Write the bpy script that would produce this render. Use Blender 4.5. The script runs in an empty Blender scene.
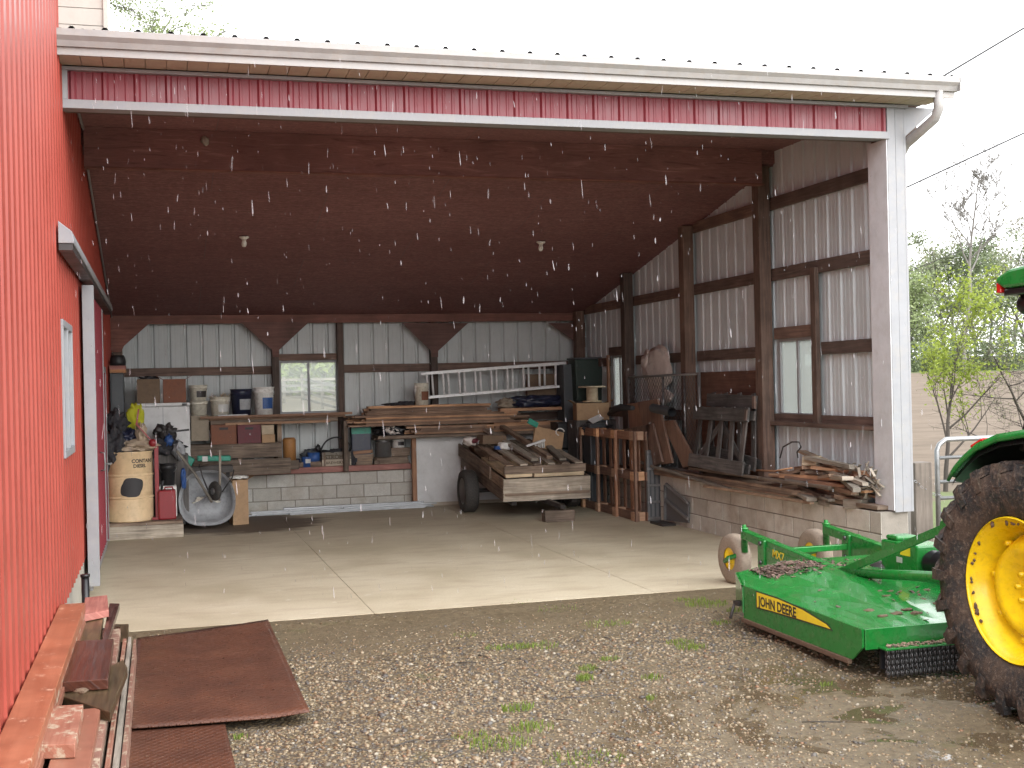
import bpy, bmesh, math, random
import numpy as np
from mathutils import Vector, Matrix, noise as mnoise
PI=math.pi
scene=bpy.context.scene
col=scene.collection
rng=random.Random(7)
# ------------------------------------------------------------------ camera
F=1230.9; YAW=0.2799; PITCH=-0.001; ROLL=-0.0225
CAM=Vector((0.6403,-9.7867,1.8221))
def cam_axes():
    cy,sy=math.cos(YAW),math.sin(YAW)
    f=Vector((sy,cy,0)); r=Vector((cy,-sy,0)); u=Vector((0,0,1))
    cp,sp=math.cos(PITCH),math.sin(PITCH)
    f2=f*cp+u*sp; u2=u*cp-f*sp
    c,s=math.cos(ROLL),math.sin(ROLL)
    return r*c+u2*s, u2*c-r*s, f2
CR,CU,CF=cam_axes()
cd=bpy.data.cameras.new('camera'); cam=bpy.data.objects.new('camera',cd); col.objects.link(cam)
cam.matrix_world=Matrix(((CR.x,CU.x,-CF.x,CAM.x),(CR.y,CU.y,-CF.y,CAM.y),(CR.z,CU.z,-CF.z,CAM.z),(0,0,0,1)))
cd.sensor_width=36; cd.lens=F*36/1024; cd.clip_end=4000; cd.clip_start=0.05
scene.camera=cam
def _at(ax,v,x,y):
    d=(x-512)/F*CR-(y-384)/F*CU+CF
    t=(v-CAM[ax])/d[ax]
    return CAM+d*t
def aX(v,x,y): return _at(0,v,x,y)
def aY(v,x,y): return _at(1,v,x,y)
def aZ(v,x,y): return _at(2,v,x,y)
# ------------------------------------------------------------------ materials
MATS={}
def _nt(name):
    m=bpy.data.materials.new(name); m.use_nodes=True
    nt=m.node_tree; nt.nodes.clear()
    out=nt.nodes.new('ShaderNodeOutputMaterial'); b=nt.nodes.new('ShaderNodeBsdfPrincipled')
    nt.links.new(b.outputs[0],out.inputs[0]); return m,nt,b
def N(nt,t,**k):
    n=nt.nodes.new(t)
    for a,v in k.items():
        if a.startswith('i_'): n.inputs[a[2:].replace('_',' ')].default_value=v
        else: setattr(n,a,v)
    return n
def ramp(nt,fac,stops,interp='LINEAR'):
    r=nt.nodes.new('ShaderNodeValToRGB'); r.color_ramp.interpolation=interp
    e=r.color_ramp.elements
    while len(e)>1: e.remove(e[-1])
    e[0].position=stops[0][0]; e[0].color=(*stops[0][1],1)
    for p,c in stops[1:]:
        q=e.new(p); q.color=(*c,1)
    nt.links.new(fac,r.inputs[0]); return r.outputs[0]
def mixc(nt,fac,a,b,mode='MIX'):
    m=nt.nodes.new('ShaderNodeMix'); m.data_type='RGBA'; m.blend_type=mode
    for s,v in ((m.inputs[0],fac),(m.inputs[6],a),(m.inputs[7],b)):
        if hasattr(v,'is_output'): nt.links.new(v,s)
        elif isinstance(v,(int,float)): s.default_value=v
        else: s.default_value=(*v,1)
    return m.outputs[2]
def math_(nt,op,a,b=0.0,clamp=False):
    m=nt.nodes.new('ShaderNodeMath'); m.operation=op; m.use_clamp=clamp
    for s,v in ((m.inputs[0],a),(m.inputs[1],b)):
        if hasattr(v,'is_output'): nt.links.new(v,s)
        else: s.default_value=v
    return m.outputs[0]
def mapr(nt,v,a,b,c=0,d=1):
    m=nt.nodes.new('ShaderNodeMapRange'); nt.links.new(v,m.inputs[0])
    for i,x in enumerate((a,b,c,d)): m.inputs[i+1].default_value=x
    return m.outputs[0]
def coords(nt,kind='Object',scale=(1,1,1)):
    if kind=='World':
        g=nt.nodes.new('ShaderNodeNewGeometry'); o=g.outputs['Position']
    else:
        t=nt.nodes.new('ShaderNodeTexCoord'); o=t.outputs[kind]
    mp=nt.nodes.new('ShaderNodeMapping'); nt.links.new(o,mp.inputs[0]); mp.inputs['Scale'].default_value=scale
    return mp.outputs[0]
def noi(nt,vec,scale,detail=4,rough=.6,dist=0):
    n=N(nt,'ShaderNodeTexNoise'); n.inputs['Scale'].default_value=scale; n.inputs['Detail'].default_value=detail
    n.inputs['Roughness'].default_value=rough; n.inputs['Distortion'].default_value=dist
    nt.links.new(vec,n.inputs['Vector']); return n.outputs['Fac']
def bump(nt,b,h,strength=.3,dist=.01):
    n=N(nt,'ShaderNodeBump'); n.inputs['Strength'].default_value=strength; n.inputs['Distance'].default_value=dist
    nt.links.new(h,n.inputs['Height']); nt.links.new(n.outputs[0],b.inputs['Normal'])
def rnd(nt):
    a=N(nt,'ShaderNodeAttribute'); a.attribute_name='rnd'; return a.outputs['Fac']
def setc(nt,b,c): nt.links.new(c,b.inputs['Base Color'])
def wood(name,dark,light,rough=.75,grain=1.0,stain=None,bmp=.35,var=.35):
    m,nt,b=_nt(name)
    t=nt.nodes.new('ShaderNodeTexCoord'); mp=nt.nodes.new('ShaderNodeMapping'); nt.links.new(t.outputs['UV'],mp.inputs[0])
    mp.inputs['Scale'].default_value=(2.2*grain,38*grain,1)
    g=noi(nt,mp.outputs[0],1.0,5,.65,.6)
    c=ramp(nt,g,[(.28,dark),(.5,tuple((a+b_)/2 for a,b_ in zip(dark,light))),(.72,light)])
    big=noi(nt,coords(nt,'World'),3.1,4,.6)
    c=mixc(nt,mapr(nt,big,.35,.7,0,.55),c,tuple(x*.45 for x in dark))
    r=rnd(nt)
    br=N(nt,'ShaderNodeHueSaturation'); nt.links.new(c,br.inputs['Color'])
    nt.links.new(mapr(nt,r,0,1,1-var,1+var),br.inputs['Value'])
    nt.links.new(mapr(nt,r,0,1,.85,1.1),br.inputs['Saturation'])
    c=br.outputs[0]
    if stain:
        sp=noi(nt,coords(nt,'World'),stain[1],5,.7)
        c=mixc(nt,mapr(nt,sp,stain[2],stain[2]+.08,0,.9),c,stain[0])
    setc(nt,b,c); b.inputs['Roughness'].default_value=rough
    bump(nt,b,g,bmp,.004); return m
def paint(name,c,rough=.5,metal=0,dirt=None,dscale=6,damt=.4,bmp=.08,bscale=60,spec=.5,coat=0,var=.12):
    m,nt,b=_nt(name)
    v=coords(nt,'World')
    n1=noi(nt,v,dscale,6,.65)
    cc=mixc(nt,mapr(nt,n1,.3,.75),tuple(x*(1-var) for x in c),tuple(min(1,x*(1+var)) for x in c))
    if dirt:
        n2=noi(nt,v,dscale*2.3,7,.72,.3)
        cc=mixc(nt,mapr(nt,n2,.48,.72,0,damt),cc,dirt)
    setc(nt,b,cc)
    b.inputs['Metallic'].default_value=metal
    nt.links.new(mapr(nt,n1,.3,.7,max(.03,rough-.1),min(1,rough+.1)),b.inputs['Roughness'])
    b.inputs['Specular IOR Level'].default_value=spec; b.inputs['Coat Weight'].default_value=coat
    n3=noi(nt,v,bscale,3,.6); bump(nt,b,n3,bmp,.004); return m
def M(k): return MATS[k]
MATS['red_steel']=paint('red_steel',(.325,.060,.043),.38,dirt=(.40,.10,.07),dscale=1.2,damt=.25,bmp=.03)
MATS['fascia_and_shade_red']=paint('fascia_and_shade_red',(.20,.026,.038),.4,dirt=(.22,.02,.03),dscale=3,damt=.3,bmp=.03)  # fascia paint; the barn doors borrow it as red darkened for shade
MATS['white_trim']=paint('white_trim',(.27,.275,.29),.45,dirt=(.38,.34,.28),dscale=4,damt=.3)
MATS['beige_soffit']=paint('beige_soffit',(.48,.42,.32),.6,dirt=(.32,.25,.18),dscale=5,damt=.35)
MATS['gutter_white']=paint('gutter_white',(.33,.32,.31),.4,dirt=(.34,.28,.22),dscale=7,damt=.45)
MATS['dark_steel']=paint('dark_steel',(.035,.03,.03),.5,dirt=(.08,.07,.06))
MATS['black_plastic']=paint('black_plastic',(.018,.018,.02),.5,dirt=(.07,.065,.06),dscale=14,damt=.4)
MATS['grey_plastic']=paint('grey_plastic',(.33,.34,.355),.55,dirt=(.1,.09,.08),dscale=9,damt=.5)
MATS['white_plastic']=paint('white_plastic',(.80,.79,.76),.45,dirt=(.3,.26,.2),dscale=12,damt=.55)
MATS['cream_plastic']=paint('cream_plastic',(.68,.64,.54),.5,dirt=(.2,.15,.1),dscale=12,damt=.5)
MATS['galv']=paint('galv',(.30,.305,.31),.38,.75,dirt=(.2,.19,.18),dscale=9,damt=.4)
MATS['aluminium']=paint('aluminium',(.85,.85,.85),.4,.1,dirt=(.35,.34,.32),dscale=9,damt=.35)
MATS['cardboard']=paint('cardboard',(.40,.26,.15),.85,dirt=(.2,.12,.07),dscale=9,damt=.4,bscale=20)
MATS['box_brown']=paint('box_brown',(.17,.115,.075),.85,dirt=(.07,.05,.035),dscale=12,damt=.5)
MATS['tan_box']=paint('tan_box',(.30,.25,.19),.85,dirt=(.16,.12,.09),dscale=12,damt=.4)
MATS['maroon']=paint('maroon',(.12,.02,.028),.6,dirt=(.05,.02,.02),dscale=12,damt=.5)
MATS['rust_box']=paint('rust_box',(.20,.075,.04),.7,dirt=(.09,.04,.03),dscale=12,damt=.5)
MATS['red_can']=paint('red_can',(.26,.016,.022),.4,dirt=(.14,.02,.02),dscale=12,damt=.4)
MATS['tan_drum']=paint('tan_drum',(.74,.55,.33),.45,dirt=(.38,.25,.14),dscale=5,damt=.4)
MATS['ink']=paint('ink',(.03,.028,.03),.6)
MATS['faded_ink']=paint('faded_ink',(.10,.075,.05),.8)
MATS['dark_cloth']=paint('dark_cloth',(.03,.03,.036),.95,dirt=(.11,.1,.09),dscale=9,damt=.6,bscale=90,bmp=.4)
MATS['tan_cloth']=paint('tan_cloth',(.42,.33,.24),.95,dirt=(.2,.14,.1),dscale=9,damt=.5,bscale=90,bmp=.4)
MATS['hivis']=paint('hivis',(.42,.42,.02),.8,dirt=(.35,.35,.05),dscale=12,damt=.4,bscale=90,bmp=.3)
MATS['blue']=paint('blue',(.03,.09,.28),.5,dirt=(.03,.04,.08),dscale=12,damt=.5)
MATS['navy']=paint('navy',(.014,.018,.045),.4,dirt=(.05,.05,.06),dscale=12,damt=.5)
MATS['teal']=paint('teal',(.03,.27,.19),.5,dirt=(.04,.09,.07),dscale=12,damt=.6)
MATS['dark_green']=paint('dark_green',(.02,.04,.032),.6,dirt=(.05,.05,.045),dscale=12,damt=.5)
MATS['charcoal']=paint('charcoal',(.06,.068,.076),.5,dirt=(.08,.075,.07),dscale=6,damt=.4)
MATS['orange_canister']=paint('orange_canister',(.34,.16,.05),.6,dirt=(.15,.08,.04),dscale=12,damt=.5)
MATS['poly_bag']=paint('poly_bag',(.62,.56,.52),.35,dirt=(.5,.44,.4),dscale=14,damt=.6,bmp=.3,bscale=25)
MATS['deere_green']=paint('deere_green',(.011,.20,.032),.28,dirt=(.16,.15,.09),dscale=9,damt=.28,bmp=.03,coat=.3)
MATS['deck_green']=paint('deck_green',(.012,.225,.038),.20,dirt=(.14,.20,.09),dscale=7,damt=.5,bmp=.012,coat=.4)
MATS['deere_yellow']=paint('deere_yellow',(.92,.64,.008),.3,dirt=(.34,.2,.03),dscale=9,damt=.38,bmp=.05)
MATS['decal_yellow']=paint('decal_yellow',(.95,.74,.03),.35,dirt=(.5,.4,.05),damt=.2)
MATS['lamp_red']=paint('lamp_red',(.6,.02,.015),.2)
MATS['chain']=paint('chain',(.10,.10,.10),.35,.6,dirt=(.3,.3,.3),dscale=30,damt=.6)
MATS['mud']=paint('mud',(.13,.085,.055),.85,dirt=(.25,.19,.13),dscale=22,damt=.6,bscale=40,bmp=.5)
MATS['laminated_tyre']=paint('laminated_tyre',(.30,.245,.19),.85,dirt=(.14,.10,.07),dscale=25,damt=.6,bmp=.5,bscale=60)
MATS['pebble_label']=paint('pebble_label',(.55,.55,.53),.5)
MATS['steel_strip']=paint('steel_strip',(.33,.34,.355),.35,.6,dirt=(.25,.24,.24),dscale=8,damt=.4)
MATS['panel_white']=paint('panel_white',(.62,.62,.62),.6,dirt=(.3,.29,.27),dscale=3,damt=.3)
MATS['porcelain']=paint('porcelain',(.7,.67,.6),.3)
MATS['wasp']=paint('wasp',(.33,.29,.24),.9)
MATS['wire']=paint('wire',(.02,.02,.02),.6)
MATS['pvc_black']=paint('pvc_black',(.012,.012,.014),.35)
MATS['siding_chase']=paint('siding_chase',(.52,.50,.45),.6,dirt=(.35,.33,.28),dscale=2,damt=.3)
MATS['foundation']=paint('foundation',(.42,.40,.35),.85,dirt=(.28,.26,.21),dscale=7,damt=.5,bmp=.3)
MATS['roof_steel']=paint('roof_steel',(.07,.07,.075),.45,dirt=(.12,.11,.1))
# woods
MATS['w_post']=wood('w_post',(.062,.040,.031),(.20,.13,.10),.75)
MATS['w_girt']=wood('w_girt',(.085,.056,.045),(.25,.165,.13),.8)
MATS['w_gusset']=wood('w_gusset',(.11,.047,.036),(.22,.098,.076),.7,grain=.7)
MATS['w_orange']=wood('w_orange',(.24,.11,.055),(.56,.29,.15),.75)
MATS['w_lumber']=wood('w_lumber',(.22,.115,.066),(.62,.38,.235),.8,var=.55)
MATS['w_grey']=wood('w_grey',(.20,.17,.135),(.56,.49,.40),.85,var=.4)
MATS['w_brown']=wood('w_brown',(.11,.077,.056),(.40,.295,.215),.85,var=.45)
MATS['w_dark']=wood('w_dark',(.04,.037,.036),(.17,.155,.145),.8,var=.4)
MATS['w_pallet']=wood('w_pallet',(.20,.105,.066),(.43,.25,.165),.8,var=.4)
MATS['w_blockend']=wood('w_blockend',(.48,.26,.14),(.70,.43,.26),.8,var=.2)
MATS['w_plywood']=wood('w_plywood',(.21,.115,.075),(.40,.235,.16),.7,grain=.5)
MATS['w_oldply']=wood('w_oldply',(.10,.042,.026),(.24,.12,.08),.8,grain=.5)
MATS['residue']=paint('residue',(.62,.58,.50),.8,dirt=(.26,.18,.10),dscale=16,damt=.9,bmp=.5)
MATS['jamb_lifted_white']=paint('jamb_lifted_white',(.66,.67,.70),.45,dirt=(.4,.38,.34),dscale=4,damt=.3)  # trim white with its colour lifted to offset the shade on the jamb
MATS['mid_grey']=paint('mid_grey',(.15,.155,.16),.5,dirt=(.09,.08,.075),dscale=9,damt=.4)
MATS['w_redplank']=wood('w_redplank',(.28,.09,.07),(.54,.235,.19),.7)
MATS['w_pale']=wood('w_pale',(.55,.42,.26),(.78,.63,.44),.7)
MATS['w_wet']=wood('w_wet',(.035,.012,.008),(.12,.042,.026),.22,bmp=.5,var=.3)
MATS['w_wetolive']=wood('w_wetolive',(.028,.02,.010),(.15,.105,.055),.3,bmp=.5,var=.3)
MATS['w_salmon']=wood('w_salmon',(.30,.098,.05),(.42,.17,.098),.38,grain=.4,stain=((.62,.40,.28),9,.60),bmp=.12,var=.16)
MATS['w_salmon_old']=wood('w_salmon_old',(.28,.10,.06),(.43,.21,.145),.5,grain=.6,stain=((.45,.38,.28),13,.52),bmp=.4,var=.25)
MATS['w_fence']=wood('w_fence',(.12,.095,.075),(.26,.215,.175),.85,grain=.8)
def blockmat(name,c,c2,sc=9):
    m,nt,b=_nt(name); v=coords(nt,'World')
    n=noi(nt,v,sc,7,.7); n2=noi(nt,v,2.1,4,.6); n3=noi(nt,v,170,3,.7)
    cc=mixc(nt,mapr(nt,n,.35,.7),c,c2); cc=mixc(nt,mapr(nt,n2,.52,.7,0,.5),cc,(.30,.20,.12))
    cc=mixc(nt,mapr(nt,rnd(nt),0,1,0,.45),cc,(.34,.30,.25))
    cc=mixc(nt,mapr(nt,n3,.3,.6,.35,0),cc,(.16,.14,.12))
    setc(nt,b,cc); b.inputs['Roughness'].default_value=.92
    bump(nt,b,n3,.5,.004); return m
MATS['cmu']=blockmat('cmu',(.62,.61,.54),(.78,.77,.70))
MATS['cmu_grey']=blockmat('cmu_grey',(.50,.49,.45),(.64,.63,.59))
MATS['mortar']=paint('mortar',(.26,.235,.20),.95,dirt=(.14,.12,.1),bmp=.4)
def siding(name,c,c2,dirt,rough=.45):
    m,nt,b=_nt(name)
    v=coords(nt,'World'); n=noi(nt,v,1.6,5,.6); n2=noi(nt,coords(nt,'World',(3,3,1.2)),1.5,5,.65)
    cc=mixc(nt,mapr(nt,n,.3,.7),c,c2); cc=mixc(nt,mapr(nt,n2,.5,.8,0,.4),cc,dirt)
    n3=noi(nt,v,45,2,.6); cc=mixc(nt,mapr(nt,n3,.70,.74,0,.4),cc,(.6,.6,.58))
    setc(nt,b,cc); b.inputs['Roughness'].default_value=rough; b.inputs['Metallic'].default_value=.0
    return m
MATS['grey_siding']=siding('grey_siding',(.52,.575,.60),(.62,.675,.70),(.40,.40,.385),.35)
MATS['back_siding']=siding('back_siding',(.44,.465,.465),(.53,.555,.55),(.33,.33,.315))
def ply_ceiling():
    m,nt,b=_nt('ply_ceiling')
    v=coords(nt,'World',(1.0,9,9)); g=noi(nt,v,4.5,7,.75,.3)
    c=ramp(nt,g,[(.3,(.20,.085,.082)),(.5,(.29,.135,.13)),(.72,(.41,.22,.215))])
    v2=coords(nt,'World',(9,1,1)); g2=noi(nt,v2,2.5,4,.6)
    c=mixc(nt,mapr(nt,g2,.5,.75,0,.35),c,(.22,.12,.105))
    n=noi(nt,coords(nt,'World'),.8,4,.6); c=mixc(nt,mapr(nt,n,.45,.7,0,.45),c,(.20,.082,.078))
    br=N(nt,'ShaderNodeHueSaturation'); nt.links.new(c,br.inputs['Color']); nt.links.new(mapr(nt,rnd(nt),0,1,.95,1.05),br.inputs['Value'])
    fl=noi(nt,coords(nt,'World',(1,2.6,2.6)),19,5,.8); cf=mixc(nt,mapr(nt,fl,.38,.62,.62,0),br.outputs[0],(.085,.035,.033)); cf=mixc(nt,mapr(nt,fl,.60,.74,0,.45),cf,(.42,.26,.25))
    setc(nt,b,cf); b.inputs['Roughness'].default_value=.8; bump(nt,b,g,.25,.004); return m
MATS['ply_ceiling']=ply_ceiling()
def beam_ply():
    m,nt,b=_nt('beam_ply')
    v=coords(nt,'World',(.55,3,6)); wv=noi(nt,v,3.2,6,.62,1.6)
    c=ramp(nt,wv,[(.3,(.13,.055,.05)),(.48,(.25,.115,.105)),(.52,(.20,.09,.08)),(.7,(.35,.18,.165))])
    n=noi(nt,coords(nt,'World'),1.1,4,.6); c=mixc(nt,mapr(nt,n,.45,.7,0,.5),c,(.10,.045,.04))
    setc(nt,b,c); b.inputs['Roughness'].default_value=.75; return m
MATS['beam_ply']=beam_ply()
def concrete():
    m,nt,b=_nt('floor_concrete'); v=coords(nt,'World')
    n=noi(nt,v,.9,6,.62,.4); n2=noi(nt,coords(nt,'World',(1.0,3.2,1)),1.7,6,.7,.5); n3=noi(nt,v,60,3,.6)
    c=ramp(nt,n,[(.3,(.46,.40,.275)),(.5,(.56,.495,.36)),(.7,(.63,.57,.43))])
    c=mixc(nt,mapr(nt,n2,.5,.66,0,.55),c,(.42,.34,.24))
    sep=N(nt,'ShaderNodeSeparateXYZ'); nt.links.new(v,sep.inputs[0])
    # dusty near the opening, dirt and painted light falloff towards the back, dirtier under the clutter
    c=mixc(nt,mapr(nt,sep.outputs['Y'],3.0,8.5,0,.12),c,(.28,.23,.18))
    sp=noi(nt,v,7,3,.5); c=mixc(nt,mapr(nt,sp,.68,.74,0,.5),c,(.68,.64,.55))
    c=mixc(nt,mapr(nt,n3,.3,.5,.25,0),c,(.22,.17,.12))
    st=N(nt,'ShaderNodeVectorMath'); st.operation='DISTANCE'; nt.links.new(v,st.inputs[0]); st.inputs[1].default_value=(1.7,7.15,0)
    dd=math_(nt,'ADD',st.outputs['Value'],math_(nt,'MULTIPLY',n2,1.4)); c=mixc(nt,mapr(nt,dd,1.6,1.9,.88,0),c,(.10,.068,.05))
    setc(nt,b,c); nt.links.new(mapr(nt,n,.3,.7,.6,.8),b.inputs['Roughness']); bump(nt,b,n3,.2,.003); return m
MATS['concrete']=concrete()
def gravel_ground():
    m,nt,b=_nt('gravel_ground'); v=coords(nt,'World')
    sep=N(nt,'ShaderNodeSeparateXYZ'); nt.links.new(v,sep.inputs[0])
    vo=N(nt,'ShaderNodeTexVoronoi'); vo.inputs['Scale'].default_value=52; vo.inputs['Randomness'].default_value=1; nt.links.new(v,vo.inputs['Vector'])
    s2=N(nt,'ShaderNodeSeparateColor'); nt.links.new(vo.outputs['Color'],s2.inputs[0])
    c=ramp(nt,s2.outputs[0],[(0,(.11,.09,.06)),(.2,(.21,.165,.095)),(.4,(.32,.245,.14)),(.55,(.15,.14,.115)),(.7,(.28,.21,.11)),(.85,(.38,.32,.21)),(1,(.13,.105,.075))],'CONSTANT')
    dk=mapr(nt,vo.outputs['Distance'],.2,.7,0,.85); c=mixc(nt,dk,c,(.065,.048,.034))
    n=noi(nt,v,.75,5,.6,.3); n2=noi(nt,v,24,6,.75)
    mudc=mixc(nt,mapr(nt,n2,.35,.7),(.10,.076,.045),(.215,.172,.105))
    # earth beside the slab; wet wheel-worn mud beside the machinery
    near=mapr(nt,sep.outputs['Y'],-1.5,-.3,0,.42)
    dmud=N(nt,'ShaderNodeVectorMath'); dmud.operation='DISTANCE'; nt.links.new(v,dmud.inputs[0]); dmud.inputs[1].default_value=(4.6,-4.3,0)
    right=mapr(nt,dmud.outputs['Value'],.5,2.4,.40,0)
    f=math_(nt,'ADD',math_(nt,'ADD',near,right),n)
    mask=mapr(nt,f,.52,.80); c=mixc(nt,mask,c,mudc)
    gr=noi(nt,v,1.7,5,.7); c=mixc(nt,mapr(nt,gr,.62,.72,0,.35),c,(.11,.14,.03))
    wetm=noi(nt,v,2.6,4,.6,.6)
    pud=math_(nt,'MULTIPLY',mapr(nt,wetm,.47,.55),mapr(nt,dmud.outputs['Value'],1.2,2.1,1,0),True)
    c=mixc(nt,math_(nt,'MULTIPLY',pud,.75),c,(.095,.07,.042))
    setc(nt,b,c)
    r=mapr(nt,wetm,.35,.65,.62,.42); mr=N(nt,'ShaderNodeMix'); nt.links.new(pud,mr.inputs[0]); nt.links.new(r,mr.inputs[2]); mr.inputs[3].default_value=.05
    nt.links.new(mr.outputs[0],b.inputs['Roughness'])
    h=mixc(nt,mask,vo.outputs['Distance'],n2)
    inv=math_(nt,'SUBTRACT',1.0,h)
    bs=math_(nt,'SUBTRACT',.9,pud,True)
    bn=N(nt,'ShaderNodeBump'); nt.links.new(inv,bn.inputs['Height']); bn.inputs['Distance'].default_value=.012; nt.links.new(bs,bn.inputs['Strength'])
    nt.links.new(bn.outputs[0],b.inputs['Normal']); return m
MATS['gravel_ground']=gravel_ground()
def stones_mat():
    m,nt,b=_nt('stones'); r=rnd(nt)
    c=ramp(nt,r,[(0,(.07,.065,.06)),(.12,(.15,.125,.09)),(.28,(.25,.18,.10)),(.44,(.32,.25,.16)),(.6,(.19,.12,.065)),(.72,(.33,.27,.18)),(.86,(.125,.12,.11)),(.93,(.38,.345,.27)),(.98,(.28,.15,.08))],'CONSTANT')
    n=noi(nt,coords(nt,'World'),90,4,.7); c=mixc(nt,mapr(nt,n,.35,.7,.0,.45),c,(.12,.095,.07))
    setc(nt,b,c); b.inputs['Roughness'].default_value=.42; return m
MATS['stones']=stones_mat()
def field_mat():
    m,nt,b=_nt('field'); v=coords(nt,'World'); sep=N(nt,'ShaderNodeSeparateXYZ'); nt.links.new(v,sep.inputs[0])
    n=noi(nt,coords(nt,'World',(.4,1,1)),1.4,8,.7); c=mixc(nt,mapr(nt,n,.35,.65),(.095,.068,.043),(.15,.112,.078))
    g=noi(nt,v,.5,5,.65)
    green=mixc(nt,g,(.065,.11,.022),(.125,.165,.05))
    nearg=mapr(nt,sep.outputs['Y'],3.5,9,.52,0)
    c=mixc(nt,mapr(nt,math_(nt,'ADD',g,nearg),.68,.8,0,.8),c,green)
    c=mixc(nt,mapr(nt,sep.outputs['Y'],57,60),c,green)
    c=mixc(nt,mapr(nt,sep.outputs['Y'],66,78),c,(.06,.08,.03))
    setc(nt,b,c); b.inputs['Roughness'].default_value=.95; bump(nt,b,n,.15,.1); return m
MATS['field']=field_mat()
def rust_plate():
    m,nt,b=_nt('rust_plate'); t=nt.nodes.new('ShaderNodeTexCoord')
    mp=nt.nodes.new('ShaderNodeMapping'); nt.links.new(t.outputs['UV'],mp.inputs[0]); mp.inputs['Rotation'].default_value=(0,0,PI/4)
    v=coords(nt,'World'); n=noi(nt,v,2.3,6,.65,.4); n2=noi(nt,v,22,5,.7)
    c=mixc(nt,mapr(nt,n,.32,.68),(.066,.026,.016),(.14,.055,.030)); c=mixc(nt,mapr(nt,n2,.55,.72,0,.5),c,(.05,.022,.018))
    sp=noi(nt,v,30,2,.5); c=mixc(nt,mapr(nt,sp,.73,.76,0,.5),c,(.34,.26,.18))
    setc(nt,b,c); nt.links.new(mapr(nt,n2,.3,.7,.22,.5),b.inputs['Roughness'])
    # raised diamond tread
    w1=N(nt,'ShaderNodeTexWave'); w1.inputs['Scale'].default_value=7.5; w1.bands_direction='X'; nt.links.new(mp.outputs[0],w1.inputs['Vector'])
    w2=N(nt,'ShaderNodeTexWave'); w2.inputs['Scale'].default_value=7.5; w2.bands_direction='Y'; nt.links.new(mp.outputs[0],w2.inputs['Vector'])
    h=math_(nt,'MAXIMUM',w1.outputs['Fac'],w2.outputs['Fac']); h=mapr(nt,h,.82,.97)
    h=math_(nt,'ADD',h,math_(nt,'MULTIPLY',n2,.3)); bump(nt,b,h,.9,.006)
    lk=[l for l in nt.links if l.to_socket==b.inputs['Base Color']][0].from_socket
    setc(nt,b,mixc(nt,mapr(nt,h,.2,.9,.0,.3),lk,(.13,.05,.03))); return m
MATS['rust_plate']=rust_plate()
def rubber():
    m,nt,b=_nt('muddy_rubber'); v=coords(nt,'World')
    n=noi(nt,v,6,7,.7,.3); n2=noi(nt,v,40,6,.75)
    c=mixc(nt,mapr(nt,n,.44,.58),(.022,.021,.022),(.088,.062,.044)); c=mixc(nt,mapr(nt,n2,.52,.68,0,.75),c,(.25,.19,.14))
    c=mixc(nt,mapr(nt,n2,.2,.42,.6,0),c,(.03,.022,.018))
    setc(nt,b,c); nt.links.new(mapr(nt,n,.4,.55,.35,.85),b.inputs['Roughness'])
    bump(nt,b,math_(nt,'ADD',n2,n),.9,.02); return m
MATS['muddy_rubber']=rubber()
MATS['old_tyre']=paint('old_tyre',(.04,.038,.036),.8,dirt=(.14,.12,.10),dscale=20,damt=.6,bmp=.5,bscale=70)
def glass(name,tint=(.85,.9,.88),rough=.02,alpha=.75):
    m=bpy.data.materials.new(name); m.use_nodes=True; nt=m.node_tree; nt.nodes.clear()
    out=nt.nodes.new('ShaderNodeOutputMaterial'); tr=N(nt,'ShaderNodeBsdfTransparent'); gl=N(nt,'ShaderNodeBsdfGlossy'); df=N(nt,'ShaderNodeBsdfTranslucent')
    tr.inputs[0].default_value=(*tint,1); gl.inputs['Roughness'].default_value=rough; df.inputs[0].default_value=(.8,.82,.8,1)
    n=noi(nt,coords(nt,'World'),9,4,.6)
    fr=N(nt,'ShaderNodeFresnel'); fr.inputs[0].default_value=1.45
    mx=N(nt,'ShaderNodeMixShader'); nt.links.new(fr.outputs[0],mx.inputs[0]); nt.links.new(tr.outputs[0],mx.inputs[1]); nt.links.new(gl.outputs[0],mx.inputs[2])
    m2=N(nt,'ShaderNodeMixShader'); m2.inputs[0].default_value=(1-alpha)*.55; nt.links.new(mx.outputs[0],m2.inputs[1]); nt.links.new(df.outputs[0],m2.inputs[2])
    nt.links.new(m2.outputs[0],out.inputs[0]); return m
MATS['glass']=glass('glass',alpha=.72); MATS['cab_glass']=glass('cab_glass',(.55,.75,.68),.02,.95)
def leafmat(name,c1,c2,trans=.35):
    m,nt,b=_nt(name)
    c=mixc(nt,rnd(nt),c1,c2); setc(nt,b,c); b.inputs['Roughness'].default_value=.6
    tl=N(nt,'ShaderNodeBsdfTranslucent'); nt.links.new(c,tl.inputs[0])
    mx=N(nt,'ShaderNodeMixShader'); mx.inputs[0].default_value=trans
    out=[n for n in nt.nodes if n.type=='OUTPUT_MATERIAL'][0]
    nt.links.new(b.outputs[0],mx.inputs[1]); nt.links.new(tl.outputs[0],mx.inputs[2]); nt.links.new(mx.outputs[0],out.inputs[0]); return m
MATS['leaf_lime']=leafmat('leaf_lime',(.20,.26,.030),(.35,.42,.08),.45)
MATS['leaf_far_haze']=leafmat('leaf_far_haze',(.15,.18,.10),(.26,.30,.17))  # far woods foliage, colours lightened to paint in the rain haze
MATS['leaf_dark']=leafmat('leaf_dark',(.11,.145,.075),(.20,.245,.13))
MATS['leaf_olive']=leafmat('leaf_olive',(.19,.19,.115),(.29,.285,.175))
MATS['leaf_pale']=leafmat('leaf_pale',(.22,.28,.12),(.34,.40,.20))
MATS['grass']=leafmat('grass',(.13,.20,.03),(.26,.35,.07))
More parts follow.
